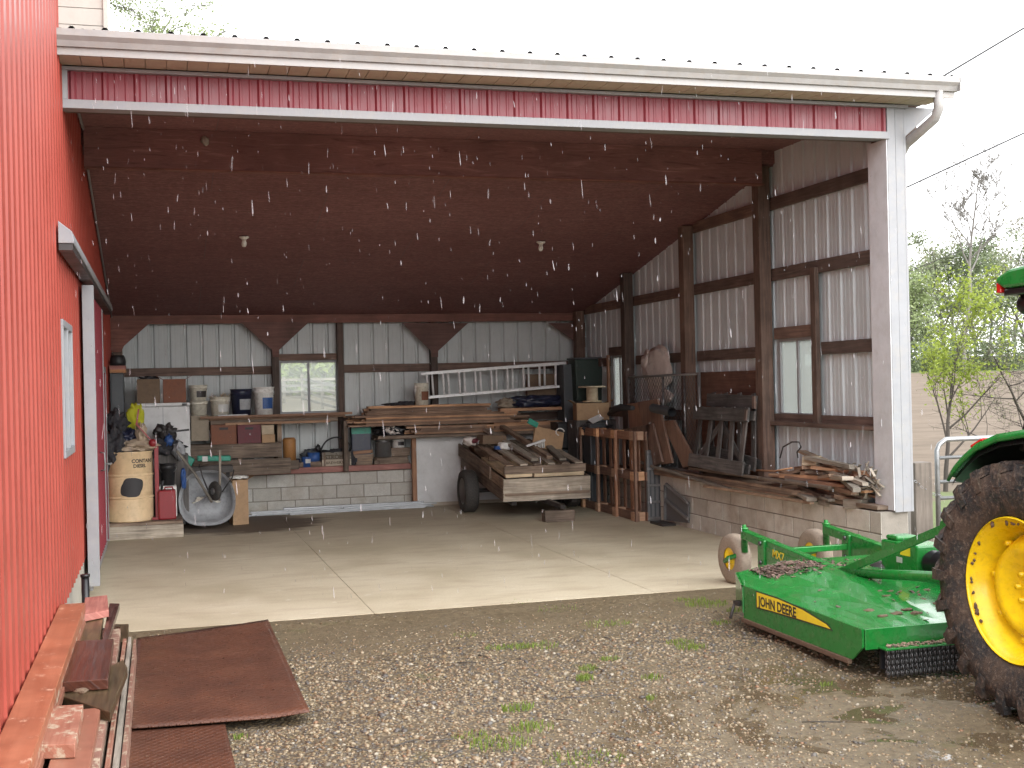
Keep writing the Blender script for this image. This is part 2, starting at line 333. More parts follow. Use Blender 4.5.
MATS['bark_pale']=paint('bark_pale',(.20,.19,.175),.9,dirt=(.14,.13,.12),dscale=2,damt=.5)
MATS['bark_grey']=paint('bark_grey',(.10,.092,.082),.9,dirt=(.06,.055,.05),dscale=3,damt=.5)
MATS['bark_dark']=paint('bark_dark',(.055,.045,.038),.9,dirt=(.07,.055,.045),dscale=3,damt=.5)
def rainmat():
    m=bpy.data.materials.new('rain_drop'); m.use_nodes=True; nt=m.node_tree; nt.nodes.clear()
    out=nt.nodes.new('ShaderNodeOutputMaterial'); tr=N(nt,'ShaderNodeBsdfTransparent'); d=N(nt,'ShaderNodeBsdfTranslucent'); d.inputs[0].default_value=(.9,.92,.95,1)
    a=N(nt,'ShaderNodeAttribute'); a.attribute_name='rnd'
    mx=N(nt,'ShaderNodeMixShader'); nt.links.new(mapr(nt,a.outputs['Fac'],0,1,.05,.38),mx.inputs[0]); nt.links.new(tr.outputs[0],mx.inputs[1]); nt.links.new(d.outputs[0],mx.inputs[2]); nt.links.new(mx.outputs[0],out.inputs[0]); return m
MATS['rain']=rainmat()
# ------------------------------------------------------------------ mesh builder
def rotm(rx=0,ry=0,rz=0): return (Matrix.Rotation(rz,3,'Z')@Matrix.Rotation(ry,3,'Y')@Matrix.Rotation(rx,3,'X'))
def frame(d,up=(0,0,1)):
    d=Vector(d).normalized(); u=Vector(up)
    if abs(d.dot(u))>.98: u=Vector((0,1,0))
    s=d.cross(u).normalized(); u=s.cross(d); return d,s,u
class MB:
    def __init__(s): s.v=[];s.f=[];s.uv=[];s.r=[];s.sm=[]
    def add(s,vs,fs,uvs=None,r=None,smooth=False):
        o=len(s.v); s.v+= [tuple(x) for x in vs]
        if r is None: r=rng.random()
        for i,f in enumerate(fs):
            s.f.append(tuple(o+k for k in f)); s.r.append(r); s.sm.append(smooth)
            s.uv.append(uvs[i] if uvs else [(vs[k][0],vs[k][1]) for k in f])
        return s
    def box(s,c,size,R=None,r=None,taper=None,jit=0):
        hx,hy,hz=size[0]/2,size[1]/2,size[2]/2
        P=[Vector((x*hx,y*hy,z*hz)) for z in(-1,1) for y in(-1,1) for x in(-1,1)]
        if taper:
            for i in range(4,8): P[i].x*=taper; P[i].y*=taper
        if jit:
            for p in P: p+=Vector([rng.uniform(-jit,jit) for _ in range(3)])
        F=[(0,2,3,1),(4,5,7,6),(0,1,5,4),(2,6,7,3),(0,4,6,2),(1,3,7,5)]
        la=max(range(3),key=lambda i:size[i]); ou,ov=rng.uniform(0,50),rng.uniform(0,50)
        uvs=[]
        for k,f in enumerate(F):
            ax=(2,2,1,1,0,0)[k]
            if ax==la: a,b2=[i for i in range(3) if i!=ax]; sc=.25
            else: a=la; b2=[i for i in range(3) if i not in(ax,la)][0]; sc=1
            uvs.append([(P[i][a]*sc+ou,P[i][b2]+ov+k*.37) for i in f])
        c=Vector(c)
        V=[c+(R@p if R else p) for p in P]
        return s.add(V,F,uvs,r)
    def bx(s,x0,x1,y0,y1,z0,z1,r=None,jit=0): return s.box(((x0+x1)/2,(y0+y1)/2,(z0+z1)/2),(abs(x1-x0),abs(y1-y0),abs(z1-z0)),None,r,None,jit)
    def beam(s,a,b,w,h,up=(0,0,1),r=None,jit=0):
        a,b=Vector(a),Vector(b); d,sd,u=frame(b-a,up); R=Matrix((d,sd,u)).transposed()
        return s.box((a+b)/2,((b-a).length,w,h),R,r,None,jit)
    def tube(s,pts,rad,n=8,cap=True,r=None,smooth=True):
        pts=[Vector(p) for p in pts]; m=len(pts)
        if not isinstance(rad,(list,tuple)): rad=[rad]*m
        V=[];L=0; Ls=[]
        pu=None
        for i,p in enumerate(pts):
            t=(pts[min(i+1,m-1)]-pts[max(i-1,0)])
            if t.length<1e-9: t=Vector((0,0,1))
            t.normalize()
            if pu is None: _,sd,u=frame(t)
            else:
                u=(pu-t*pu.dot(t));
                if u.length<1e-6: _,sd,u=frame(t)
                u.normalize(); sd=t.cross(u)
            pu=u
            if i: L+=(p-pts[i-1]).length
            Ls.append(L)
            for k in range(n):
                a=2*PI*k/n; V.append(p+(sd*math.cos(a)+u*math.sin(a))*rad[i])
        Fs=[];U=[]
        for i in range(m-1):
            for k in range(n):
                k2=(k+1)%n; Fs.append((i*n+k,i*n+k2,(i+1)*n+k2,(i+1)*n+k)); c=2*PI*rad[i]/n
                U.append([(Ls[i],k*c),(Ls[i],(k+1)*c),(Ls[i+1],(k+1)*c),(Ls[i+1],k*c)])
        s.add(V,Fs,U,r,smooth)
        if cap:
            o=len(s.v)-len(V)
            rr=s.r[-1]
            for st,rv in((0,True),((m-1)*n,False)):
                idx=[o+st+k for k in range(n)]
                if rv: idx=idx[::-1]
                s.f.append(tuple(idx)); s.r.append(rr); s.sm.append(False); s.uv.append([(math.cos(2*PI*k/n)*.05,math.sin(2*PI*k/n)*.05) for k in range(n)])
        return s
    def lathe(s,prof,c,axis=(0,0,1),n=28,r=None,smooth=True,ph=0,arc=2*PI):
        d,sd,u=frame(axis); c=Vector(c); V=[];Fs=[];U=[]
        full=arc>=2*PI-1e-6; m=n if full else n+1
        for (ra,h) in prof:
            for k in range(m):
                a=ph+arc*k/n; V.append(c+d*h+(sd*math.cos(a)+u*math.sin(a))*ra)
        for i in range(len(prof)-1):
            for k in range(n):
                k2=(k+1)%m
                Fs.append((i*m+k,i*m+k2,(i+1)*m+k2,(i+1)*m+k)); U.append([(k*.1,i*.1),(k*.1+.1,i*.1),(k*.1+.1,i*.1+.1),(k*.1,i*.1+.1)])
        return s.add(V,Fs,U,r,smooth)
    def prism(s,poly,fn,a,b,r=None):
        n=len(poly); V=[fn(p,a) for p in poly]+[fn(p,b) for p in poly]
        Fs=[tuple(range(n))[::-1],tuple(range(n,2*n))]+[(i,(i+1)%n,n+(i+1)%n,n+i) for i in range(n)]
        U=[[poly[i] for i in range(n)][::-1],[poly[i] for i in range(n)]]
        for i in range(n):
            l=math.hypot(poly[(i+1)%n][0]-poly[i][0],poly[(i+1)%n][1]-poly[i][1]); U.append([(0,0),(l,0),(l,abs(b-a)),(0,abs(b-a))])
        return s.add(V,Fs,U,r)
    def blob(s,c,size,sub=3,amp=.25,fr=2.0,seed=0,R=None,smooth=True,flat=None):
        bm=bmesh.new(); bmesh.ops.create_icosphere(bm,subdivisions=sub,radius=1)
        V=[]
        for v in bm.verts:
            p=v.co.copy(); q=p*fr+Vector((seed*7.1,seed*3.3,seed))
            d=1+amp*(mnoise.noise(q)*1.4+.6*mnoise.noise(q*2.7)+.3*mnoise.noise(q*6))
            p=Vector((p.x*size[0],p.y*size[1],p.z*size[2]))*d
            if flat is not None: p.z=max(p.z,-flat*size[2])
            V.append((R@p if R else p)+Vector(c))
        Fs=[tuple(v.index for v in f.verts) for f in bm.faces]; bm.free()
        return s.add(V,Fs,None,None,smooth)
    def build(s,name,mat,parent=None,bevel=0,tag=None,base=None):
        me=bpy.data.meshes.new(name)
        V=np.array(s.v,dtype=np.float64).reshape(-1,3)
        if parent is not None:
            q=parent
            O=Vector(q['_o']) if '_o' in q.keys() else Vector((0,0,0))
        else:
            if base is not None: O=Vector(base)
            else:
                lo,hi=V.min(0),V.max(0); O=Vector(((lo[0]+hi[0])/2,(lo[1]+hi[1])/2,lo[2]))
        V=V-np.array(O)
        me.from_pydata([tuple(x) for x in V],[],s.f)
        uvl=me.uv_layers.new(name='UVMap'); flat=[c for u in s.uv for p in u for c in (p[0],p[1])]
        uvl.data.foreach_set('uv',flat)
        at=me.attributes.new('rnd','FLOAT','FACE'); at.data.foreach_set('value',s.r)
        me.polygons.foreach_set('use_smooth',s.sm)
        me.materials.append(M(mat) if isinstance(mat,str) else mat); me.update()
        o=bpy.data.objects.new(name,me); col.objects.link(o)
        if parent is not None:
            o.parent=parent; o['_o']=tuple(O)
        else:
            o.location=O; o['_o']=tuple(O)
        if bevel:
            b=o.modifiers.new('bevel','BEVEL'); b.width=bevel; b.segments=2; b.limit_method='ANGLE'; b.angle_limit=.6
        if tag: settag(o,*tag)
        return o
def settag(o,label=None,cat=None,group=None,kind=None):
    if label: o['label']=label
    if cat: o['category']=cat
    if group: o['group']=group
    if kind: o['kind']=kind
    return o
def thing(name,loc,label,cat,group=None):
    o=bpy.data.objects.new(name,None); col.objects.link(o); o.location=loc; o['_o']=tuple(loc); o.empty_display_size=.1
    settag(o,label,cat,group); return o
def text_mesh(name,body,mat,parent,origin,xdir,ydir,size,off=0.0,ext=.0006,sx=1.0,bold=0.0):
    cu=bpy.data.curves.new(name,'FONT'); cu.body=body; cu.size=size; cu.extrude=ext; cu.resolution_u=3; cu.offset=size*bold
    tmp=bpy.data.objects.new(name,cu); col.objects.link(tmp)
    dg=bpy.context.evaluated_depsgraph_get(); me=bpy.data.meshes.new_from_object(tmp.evaluated_get(dg)); bpy.data.objects.remove(tmp)
    x=Vector(xdir).normalized(); y=Vector(ydir); y=(y-x*y.dot(x)).normalized(); n=x.cross(y)
    O=Vector(parent['_o']); o0=Vector(origin)+n*off-O
    for v in me.vertices:
        c=v.co.copy(); v.co=o0+x*c.x*sx+y*c.y+n*c.z
    me.materials.clear(); me.materials.append(M(mat)); me.name=name
    ob=bpy.data.objects.new(name,me); col.objects.link(ob); ob.parent=parent; ob['_o']=tuple(O); return ob
# ------------------------------------------------------------------ world, sun
w=bpy.data.worlds.new('World'); scene.world=w; w.use_nodes=True; nt=w.node_tree; nt.nodes.clear()
out=nt.nodes.new('ShaderNodeOutputWorld'); bg=nt.nodes.new('ShaderNodeBackground'); nt.links.new(bg.outputs[0],out.inputs[0])
sky=nt.nodes.new('ShaderNodeTexSky'); sky.sky_type='NISHITA'; sky.sun_disc=False
SUN_EL,SUN_AZ=math.radians(20),math.radians(160)
sky.sun_elevation=SUN_EL; sky.sun_rotation=SUN_AZ; sky.air_density=1.0; sky.dust_density=6.0; sky.ozone_density=1.0
hs=nt.nodes.new('ShaderNodeHueSaturation'); hs.inputs['Saturation'].default_value=.10; nt.links.new(sky.outputs[0],hs.inputs['Color'])
tc=nt.nodes.new('ShaderNodeTexCoord'); mp=nt.nodes.new('ShaderNodeMapping'); mp.inputs['Scale'].default_value=(1,1,2.2); nt.links.new(tc.outputs['Generated'],mp.inputs[0])
cn=noi(nt,mp.outputs[0],2.6,6,.55,.4)
# cloud deck: an even white overcast with faint grey folds
cl=mixc(nt,mapr(nt,cn,.35,.68),(26,26,26.4),(18.5,18.8,19.3))
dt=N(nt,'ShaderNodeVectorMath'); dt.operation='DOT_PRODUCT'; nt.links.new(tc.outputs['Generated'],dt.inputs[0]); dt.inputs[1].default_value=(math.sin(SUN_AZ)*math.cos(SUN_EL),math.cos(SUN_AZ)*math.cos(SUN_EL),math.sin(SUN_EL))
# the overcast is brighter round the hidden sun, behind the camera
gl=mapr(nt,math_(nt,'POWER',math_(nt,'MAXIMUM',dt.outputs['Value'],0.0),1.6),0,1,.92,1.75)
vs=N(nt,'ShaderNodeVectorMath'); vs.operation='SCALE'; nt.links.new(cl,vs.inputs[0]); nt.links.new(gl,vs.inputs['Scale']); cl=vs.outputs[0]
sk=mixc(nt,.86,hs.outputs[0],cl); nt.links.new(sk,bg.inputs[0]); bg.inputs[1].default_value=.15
sl=bpy.data.lights.new('sun','SUN'); sl.energy=1.5; sl.angle=math.radians(70); sl.color=(1,.96,.9)
so=bpy.data.objects.new('sun',sl); col.objects.link(so)
sd=Vector((math.sin(SUN_AZ)*math.cos(SUN_EL),math.cos(SUN_AZ)*math.cos(SUN_EL),math.sin(SUN_EL)))
so.rotation_euler=sd.to_track_quat('Z','Y').to_euler()
scene.view_settings.view_transform='Standard'; scene.view_settings.look='None'; scene.view_settings.exposure=0; scene.view_settings.gamma=1
cy=scene.cycles; cy.max_bounces=10; cy.diffuse_bounces=6; cy.glossy_bounces=3; cy.transmission_bounces=4; cy.transparent_max_bounces=12; cy.use_denoising=True; cy.sample_clamp_indirect=6
# ------------------------------------------------------------------ terrain
def hz(x,y):
    h=-.003
    t=max(0,min(1,(y-9)/60)); t2=max(0,y-69)
    h+= 2.05*t*t*(3-2*t)*1.0 + min(t2,60)*.02
    if y<0: h-=.008*min(-y,8)
    return h
def spaced(a,b,step,far,grow=1.5):
    L=list(np.arange(a,b+1e-6,step)); d=step; x=L[0]; pre=[]
    while x>-far: d*=grow; x-=d; pre.append(x)
    d=step; x=L[-1]; post=[]
    while x<far: d*=grow; x+=d; post.append(x)
    return pre[::-1]+L+post
def gridmesh(name,xs,ys,mat,amp,kind):
    V=[];Fs=[]
    for y in ys:
        for x in xs:
            n=0
            if amp and -1<x<9.5 and y<-.25: n=amp*min(1,(-y-.25)/.6)*(mnoise.noise(Vector((x*.9,y*.9,0)))*1.6+mnoise.noise(Vector((x*4,y*4,3)))*.5)-amp*.6
            V.append((x,y,hz(x,y)+n))
    nx=len(xs)
    for j in range(len(ys)-1):
        for i in range(nx-1): Fs.append((j*nx+i,j*nx+i+1,(j+1)*nx+i+1,(j+1)*nx+i))
    me=bpy.data.meshes.new(name); me.from_pydata(V,[],Fs); me.polygons.foreach_set('use_smooth',[True]*len(Fs)); me.materials.append(M(mat))
    o=bpy.data.objects.new(name,me); col.objects.link(o); o['kind']=kind; return o
XS=spaced(-.5,9,.07,1500,1.45)
ysn=[y for y in spaced(-7,2.5,.07,400,1.45) if y<=2.5]; ysn=[y for y in ysn if y<2.45]+[2.5]
gridmesh('ground',XS,ysn,'gravel_ground',.022,'structure')
ysf=[2.5]+[2.5+.5*i for i in range(1,20)]+[12+3*i for i in range(1,32)]+[120,150,200,400,900,2500]
XF=spaced(-20,110,2.5,1500,1.5)
gridmesh('field',XF,ysf,'field',0,'structure')
# concrete floor: slabs with real joints
mb=MB(); js=[0.0,2.265,4.69,7.12]
for i in range(3):
    a,b=js[i]+(.0028 if i else 0),js[i+1]-(.0028 if i<2 else 0)
    mb.bx(a,b,0.0,8.5,-.14,0,r=.5)
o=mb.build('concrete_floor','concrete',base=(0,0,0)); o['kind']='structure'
o=MB().bx(.01,7.11,.02,8.48,-.15,-.02).build('joint_bed','mortar',base=(0,0,0)); o.name='floor_underlay'; o['kind']='structure'
# ------------------------------------------------------------------ corrugated sheets
def sheet(mb,O,U,Nv,u0,u1,z0,z1,holes=(),per=.2286,hh=.019,ph=0.0,minor=.004,dz=(0,0,1)):
    O,U,Nv,Z=Vector(O),Vector(U),Vector(Nv),Vector(dz)
    z0f=z0 if callable(z0) else (lambda u:z0); z1f=z1 if callable(z1) else (lambda u:z1)
    pts=[]
    k0=int(math.floor((u0-ph)/per))-1; k1=int(math.ceil((u1-ph)/per))+1
    for k in range(k0,k1+1):
        c=ph+k*per
        pts+=[(c-.027,0),(c-.011,hh),(c+.011,hh),(c+.027,0)]
        if minor:
            for q in (per/3,2*per/3): pts+=[(c+q-.014,0),(c+q-.006,minor),(c+q+.006,minor),(c+q+.014,0)]
    pts.sort()
    def hat(u):
        for i in range(len(pts)-1):
            if pts[i][0]<=u<=pts[i+1][0]:
                t=(u-pts[i][0])/max(1e-9,pts[i+1][0]-pts[i][0]); return pts[i][1]+(pts[i+1][1]-pts[i][1])*t
        return 0
    us=sorted(set([u0,u1]+[p[0] for p in pts if u0<p[0]<u1]+[q for h in holes for q in h[:2] if u0<q<u1]))
    for a,b in zip(us,us[1:]):
        mid=(a+b)/2; segs=[(z0f,z1f)]
        for h in holes:
            if h[0]<mid<h[1]: segs=[(z0f,(lambda u,z=h[2]:z)),((lambda u,z=h[3]:z),z1f)]
        for lo,hi in segs:
            P=[O+U*a+Nv*hat(a)+Z*lo(a),O+U*b+Nv*hat(b)+Z*lo(b),O+U*b+Nv*hat(b)+Z*hi(b),O+U*a+Nv*hat(a)+Z*hi(a)]
            mb.add(P,[(0,1,2,3)],[[(lo(a),a),(lo(b),b),(hi(b),b),(hi(a),a)]],.5)
def zc(y): return 4.27 if y<2.25 else 4.28-.195*(y-1.5)        # underside of the roof deck
def aC(px,py):
    d=(px-512)/F*CR-(py-384)/F*CU+CF
    # CAM.z+t*d.z = 4.28-.195*(CAM.y+t*d.y-1.5)
    t=(4.28-.195*(CAM.y-1.5)-CAM.z)/(d.z+.195*d.y); return CAM+d*t
# ------------------------------------------------------------------ red barn
barn=thing('red_barn',(-.3,1,-.05),'tall red ribbed steel barn wall running along the open shed, with a white framed window','barn')
mb=MB(); sheet(mb,(0.0,0,0),(0,1,0),(1,0,0),-7.6,8.95,.39,6.6,holes=[(-.80,.12,1.39,2.31)],ph=.05,hh=.010,minor=.001)
mb.build('wall_siding','red_steel',barn)
MB().bx(-.30,-.004,-7.6,8.95,-.3,.42).build('foundation','foundation',barn)
mb=MB().bx(-6,-.25,-7.6,-7.5,0,6.6).bx(-6,-5.9,-7.5,8.9,0,6.6).bx(-6,-.25,8.85,8.95,0,6.6); mb.build('wall','red_steel',barn)
mb=MB()
mb.add([(0.04,-7.7,6.62),(0.04,9.1,6.62),(-3,9.1,8),(-3,-7.7,8),(-6.3,-7.7,6.5),(-6.3,9.1,6.5)],[(0,1,2,3),(3,2,5,4)]); mb.build('roof','roof_steel',barn)
win=MB()
for a in ((-.82,.14,1.37,1.42),(-.82,.14,2.28,2.33),(-.82,-.77,1.42,2.28),(.09,.14,1.42,2.28),(-.365,-.325,1.42,2.28)):
    win.bx(-.03,.024,a[0],a[1],a[2],a[3])
wf=win.build('window','white_trim',barn,bevel=.004)
MB().bx(-.012,-.008,-.79,.11,1.4,2.3).build('pane','glass',wf)
MB().bx(-.35,-.3,-.9,.2,1.3,2.4).build('interior_shade','dark_cloth',barn)
# track hood
mb=MB(); prof=[(0.022,2.82),(.118,2.82),(.122,2.84),(.11,2.90),(.022,2.97)]
mb.prism(prof,lambda p,a:Vector((p[0],a,p[1])),-1.08,6.2); mb.build('track_hood','white_trim',barn,bevel=.004)
MB().bx(.024,.112,-1.07,6.2,2.775,2.817).build('door_track','dark_steel',barn)
dr=MB(); sheet(dr,(.04,0,0),(0,1,0),(1,0,0),1.42,4.6,.17,2.74,ph=.1); door=dr.build('sliding_door','fascia_and_shade_red',barn)  # shade inside the shed painted in by the darker red
mb=MB().bx(.03,.125,1.33,1.42,.16,2.74).bx(.035,.063,4.6,4.66,.16,2.74).bx(.035,.062,1.42,4.6,.11,.17); mb.build('edge_trim','white_trim',door,bevel=.003)
mb=MB()
mb.tube([(.06,3.4,1.02),(.10,3.4,1.03),(.105,3.4,1.10),(.10,3.4,1.20),(.06,3.4,1.21)],.008)
mb.build('handle','galv',door)
# small walk door inside the shed
wd=MB(); sheet(wd,(.02,0,0),(0,1,0),(1,0,0),4.95,5.85,.06,2.05,ph=.02,hh=.012); wd=wd.build('walk_door','fascia_and_shade_red',barn)  # darker red again puts the indoor shade into the colour
mb=MB().bx(.022,.036,4.87,4.95,.02,2.12).bx(.022,.036,5.85,5.93,.02,2.12).bx(.022,.036,4.95,5.85,2.05,2.12); mb.build('door_frame','white_trim',wd)
mb=MB().tube([(.03,5.02,1.0),(.10,5.02,1.0)],.012).tube([(.10,5.02,1.0),(.10,5.13,1.0)],.011).box((.04,5.02,1.0),(.02,.06,.14)).box((.04,5.02,1.25),(.02,.05,.05)); mb.build('handle','galv',wd)
# white strip where the sheet meets the shed roof
mb=MB(); mb.beam((.03,.05,4.25),(.03,2.19,4.25),.015,.03).beam((.03,2.27,zc(2.27)-.02),(.03,8.7,zc(8.7)-.02),.015,.03); mb.build('edge_trim','white_trim',barn)
mb=MB()
for i in range(16):
    z=4.45+i*.125; mb.box((.165,-.02,z),(.33,.6,.118),rotm(.05,0,0),r=.5)
mb.box((.165,.02,5.4),(.31,.55,2.0)); mb.bx(.315,.345,-.34,.3,4.4,6.5); mb.build('siding_chase','siding_chase',barn)
mb=MB().tube([(.10,-.32,-.05),(.10,-.32,.48)],.028,12); mb.tube([(.10,-.32,.48),(.10,-.32,.50)],.034,12)
mb.build('vent_pipe','pvc_black',tag=('black plastic pipe standing against the foundation of the red barn','pipe'))
# ------------------------------------------------------------------ open shed
shed=thing('open_shed',(3.5,4.3,-.05),'open fronted lean-to shed with grey ribbed steel walls and dark plywood ceiling','shed')
D=8.75; XR=7.12
bw=[aY(D,279,361),aY(D,337,361),aY(D,279,411)]
bx0,bx1,bz1,bz0=bw[0].x,bw[1].x,bw[0].z,1.43
mb=MB(); sheet(mb,(0,D,0),(1,0,0),(0,1,0),0,XR,.3,2.95,holes=[(bx0,bx1,bz0,bz1)],ph=.12,hh=.03,minor=.0015); mb.build('wall_siding','back_siding',shed)
mb=MB(); sheet(mb,(XR,0,0),(0,1,0),(1,0,0),-.02,D,.3,lambda y:zc(y)+.06,holes=[(1.43,2.20,1.41,2.22),(6.72,7.27,1.41,2.18)],ph=.03,hh=.026,minor=.003)
mb.build('wall_siding','grey_siding',shed)
# roof deck
mb=MB()
ysr=[.02,1.1,2.249]+[2.251+1.2*i for i in range(0,6)]+[D+.1]
for j in range(len(ysr)-1):
    off=-1.22 if j%2 else 0
    x=off
    while x<XR:
        a,b=max(0.0,x+.002),min(XR+.03,x+2.44-.002); ya,yb=ysr[j]+.0015,ysr[j+1]-.0015
        if b>a+.01: mb.add([(a,ya,zc(ya)),(b,ya,zc(ya)),(b,yb,zc(yb)),(a,yb,zc(yb))],[(0,3,2,1)])
        x+=2.44
mb.build('ceiling','ply_ceiling',shed)
yk=2.25; mb=MB(); rp_=[(0,4.29),(2.25,4.29),(2.26,zc(2.26)+.02),(9.1,zc(9.1)+.02),(9.1,zc(9.1)+.10),(2.25,4.42),(0,4.37)]
mb.prism(rp_,lambda p,a:Vector((a,p[0],p[1])),0.0,7.45)
rf=mb.build('roof','roof_steel',shed)
# front slope of roof with ribs ending over the gutter
mb=MB(); dzv=(0,.47,-.02)
sheet(mb,(0,-.47,4.425),(1,0,0),(0,0,1),0.0,7.43,0,1,ph=.1,hh=.02,dz=dzv); mb.build('roof_edge','roof_steel',rf)
# fascia band
mb=MB(); sheet(mb,(0,-.12,0),(1,0,0),(0,-1,0),.03,6.95,3.985,4.215,ph=.08,hh=.016); mb.build('header_siding','fascia_and_shade_red',shed)
mb=MB().bx(.0,6.97,-.16,-.11,3.925,3.99).bx(0.0,.045,-.16,-.11,3.99,4.21).bx(0,7.16,-.17,-.10,4.205,4.232)
mb.bx(0,6.96,-.105,.02,3.935,3.95); mb.build('header_trim','white_trim',shed,bevel=.003)
mb=MB().bx(.002,7.3,-.085,.14,3.951,4.25); mb.build('header_beam','w_post',shed)
mb=MB(); x=0
while x<7.35: mb.bx(x+.004,min(x+.15,7.4)-.002,-.47,-.165,4.24,4.256,r=rng.random()); x+=.15
mb.bx(0,7.4,-.47,-.12,4.257,4.262); mb.build('soffit','beige_soffit',shed)
mb=MB().bx(0,7.42,-.475,-.455,4.235,4.40); mb.build('fascia_board','gutter_white',shed)
gp=[(-.478,4.29),(-.56,4.29),(-.575,4.33),(-.60,4.36),(-.60,4.405),(-.59,4.41),(-.585,4.37),(-.57,4.345),(-.478,4.30)]
mb=MB(); mb.prism(gp,lambda p,a:Vector((a,p[0]+.06,p[1])),.0,7.44); gut=mb.build('gutter','gutter_white',shed)
mb=MB().bx(7.435,7.445,-.54,-.418,4.29,4.41); mb.build('end_cap','gutter_white',gut)
def dspt(pts,nm):
    mb=MB()
    for a,b in zip(pts,pts[1:]): mb.beam(a,b,.07,.055,up=(0,1,0))
    return mb.build(nm,'gutter_white',shed,bevel=.012)
mb=MB(); mb.tube([(7.27,-.46,4.30),(7.27,-.46,4.14),(7.25,-.43,4.06),(7.20,-.18,3.94),(7.19,-.08,3.90),(7.19,.03,3.80),(7.19,.05,3.7),(7.19,.05,.1)],.044,10); mb.build('downspout','gutter_white',shed)
mb=MB().bx(6.955,7.035,-.145,.02,.585,4.205).bx(7.04,7.125,-.14,.02,.585,4.205).bx(7.036,7.04,-.135,.02,.585,4.205); mb.bx(7.127,7.15,-.138,.12,.585,4.2)
mb.build('corner_trim','white_trim',shed,bevel=.003)
MB().bx(6.944,6.953,-.143,.16,.60,3.93).build('jamb','jamb_lifted_white',shed,bevel=.002)
mb=MB().bx(6.975,7.10,.03,.145,.6,4.2); mb.build('post','w_post',shed)
# end gable piece right of the post under the eave
mb=MB(); mb.prism([(7.15,4.23),(7.5,4.23),(7.15,3.95)],lambda p,a:Vector((p[0],a,p[1])),-.10,-.08); mb.build('eave_return','white_trim',shed)
# posts / girts right
def post(x0,x1,y0,y1,z0,z1,m='w_post'): return MB().bx(x0,x1,y0,y1,z0,z1).build('post',m,shed,bevel=.006)
for yc in (2.34,4.34,6.38,8.45): post(6.92,7.06,yc-.075,yc+.075,.575,zc(yc)-.005)
post(7.02,7.07,1.29,1.39,1.30,2.92)
post(7.03,7.07,7.30,7.36,1.42,2.2,'w_orange'); post(7.03,7.07,6.64,6.70,1.42,2.2,'w_girt')
for z,y0,y1 in ((3.70,.16,4.34),(2.93,.16,8.6),(1.36,.16,8.6)):
    ys=[q for q in (y0,2.42,4.42,6.46,8.38) if q<y1]+[y1]
    for a,b in zip(ys,ys[1:]):
        MB().bx(7.072,7.108,a+.003,b-.003 if b<y1 else b,z-.065,z+.065).build('girt','w_girt',shed,bevel=.003)
for z,a,b in ((2.10,.16,1.285),(2.29,1.395,2.26),(2.10,2.42,4.26),(2.10,4.42,6.30),(2.10,6.46,6.635),(2.25,6.64,7.36),(2.10,7.365,8.37)):
    MB().bx(7.072,7.108,a,b,z-.062,z+.062).build('girt','w_girt',shed,bevel=.003)
MB().bx(7.0,7.065,.17,2.25,1.30,1.345).build('girt','w_girt',shed)
def shedwin(P0,P1,name='window'):   # P0,P1 opposite corners in the wall plane, slider with a centre mullion
    a,b=Vector(P0),Vector(P1); U=Vector((b.x-a.x,b.y-a.y,0)); L=U.length; U.normalize(); Nv=Vector((-U.y,U.x,0))
    mb=MB(); R=Matrix((U,Nv,Vector((0,0,1)))).transposed(); H=b.z-a.z
    def bar(u0,u1,z0,z1,t=.05): c=a+U*((u0+u1)/2)+Vector((0,0,(z0+z1)/2)); mb.box(c,(u1-u0,t,z1-z0),R)
    f=.035; bar(0,L,0,f); bar(0,L,H-f,H); bar(0,f,f,H-f); bar(L-f,L,f,H-f); bar(L/2-.018,L/2+.018,f,H-f,.04)
    o=mb.build(name,'white_trim',shed,bevel=.003)
    m2=MB(); m2.box(a+U*L/2+Vector((0,0,H/2)),(L-.02,.004,H-.02),R); m2.build('pane','glass',o)
shedwin((bx0-.01,D+.01,bz0),(bx1+.01,D+.01,bz1)); shedwin((XR,2.21,1.40),(XR,1.42,2.23)); shedwin((XR,7.28,1.40),(XR,6.71,2.19))
# back posts, girts, gussets
YB=8.60
def px2x(px,y=YB): return aY(y,px,380).x
for a,b,z0 in ((272.5,279.5,.575),(431.5,438,.575),(338,344,.575),(584,592,.575)):
    MB().bx(px2x(a),px2x(b),8.58,8.725,z0,2.88).build('post','w_post' if a!=338 else 'w_girt',shed,bevel=.004)
MB().bx(.03,.16,8.58,8.725,.0,2.88).build('post','w_post',shed)
xs_=[.165,px2x(272.5)-.003,px2x(279.5)+.003,px2x(338)-.003,px2x(344)+.003,px2x(431.5)-.003,px2x(438)+.003,px2x(584)-.003]
for a,b in ((xs_[0],xs_[1]),(xs_[4],xs_[5]),(xs_[6],xs_[7])):
    for z in (2.10,1.30): MB().bx(a,b,8.70,8.742,z-.07,z+.05).build('girt','w_girt',shed)
MB().bx(xs_[2],xs_[3],8.66,8.74,bz1+.005,bz1+.10).build('girt','w_girt',shed); MB().bx(xs_[2],xs_[3],8.66,8.74,bz0-.06,bz0-.01).build('girt','w_girt',shed)
MB().bx(.0,7.1,8.535,8.575,2.775,2.90).build('girder','w_gusset',shed)
YG=8.53
for poly in ([(100,321),(152,321),(124,346),(121,352),(100,352)],[(240,322),(309,322),(279,350),(279,357),(273,357),(272,350)],[(402,323),(468,323),(438,351),(438,357),(431,357),(431,351)],[(548,323),(600,323),(600,348),(587,348),(580,345)]):
    P=[aY(YG,*q) for q in poly]; mb=MB(); mb.prism([(p.x,p.z) for p in P],lambda p,a:Vector((p[0],a,p[1])),YG-.012,YG+.003); mb.build('gusset','w_gusset',shed)
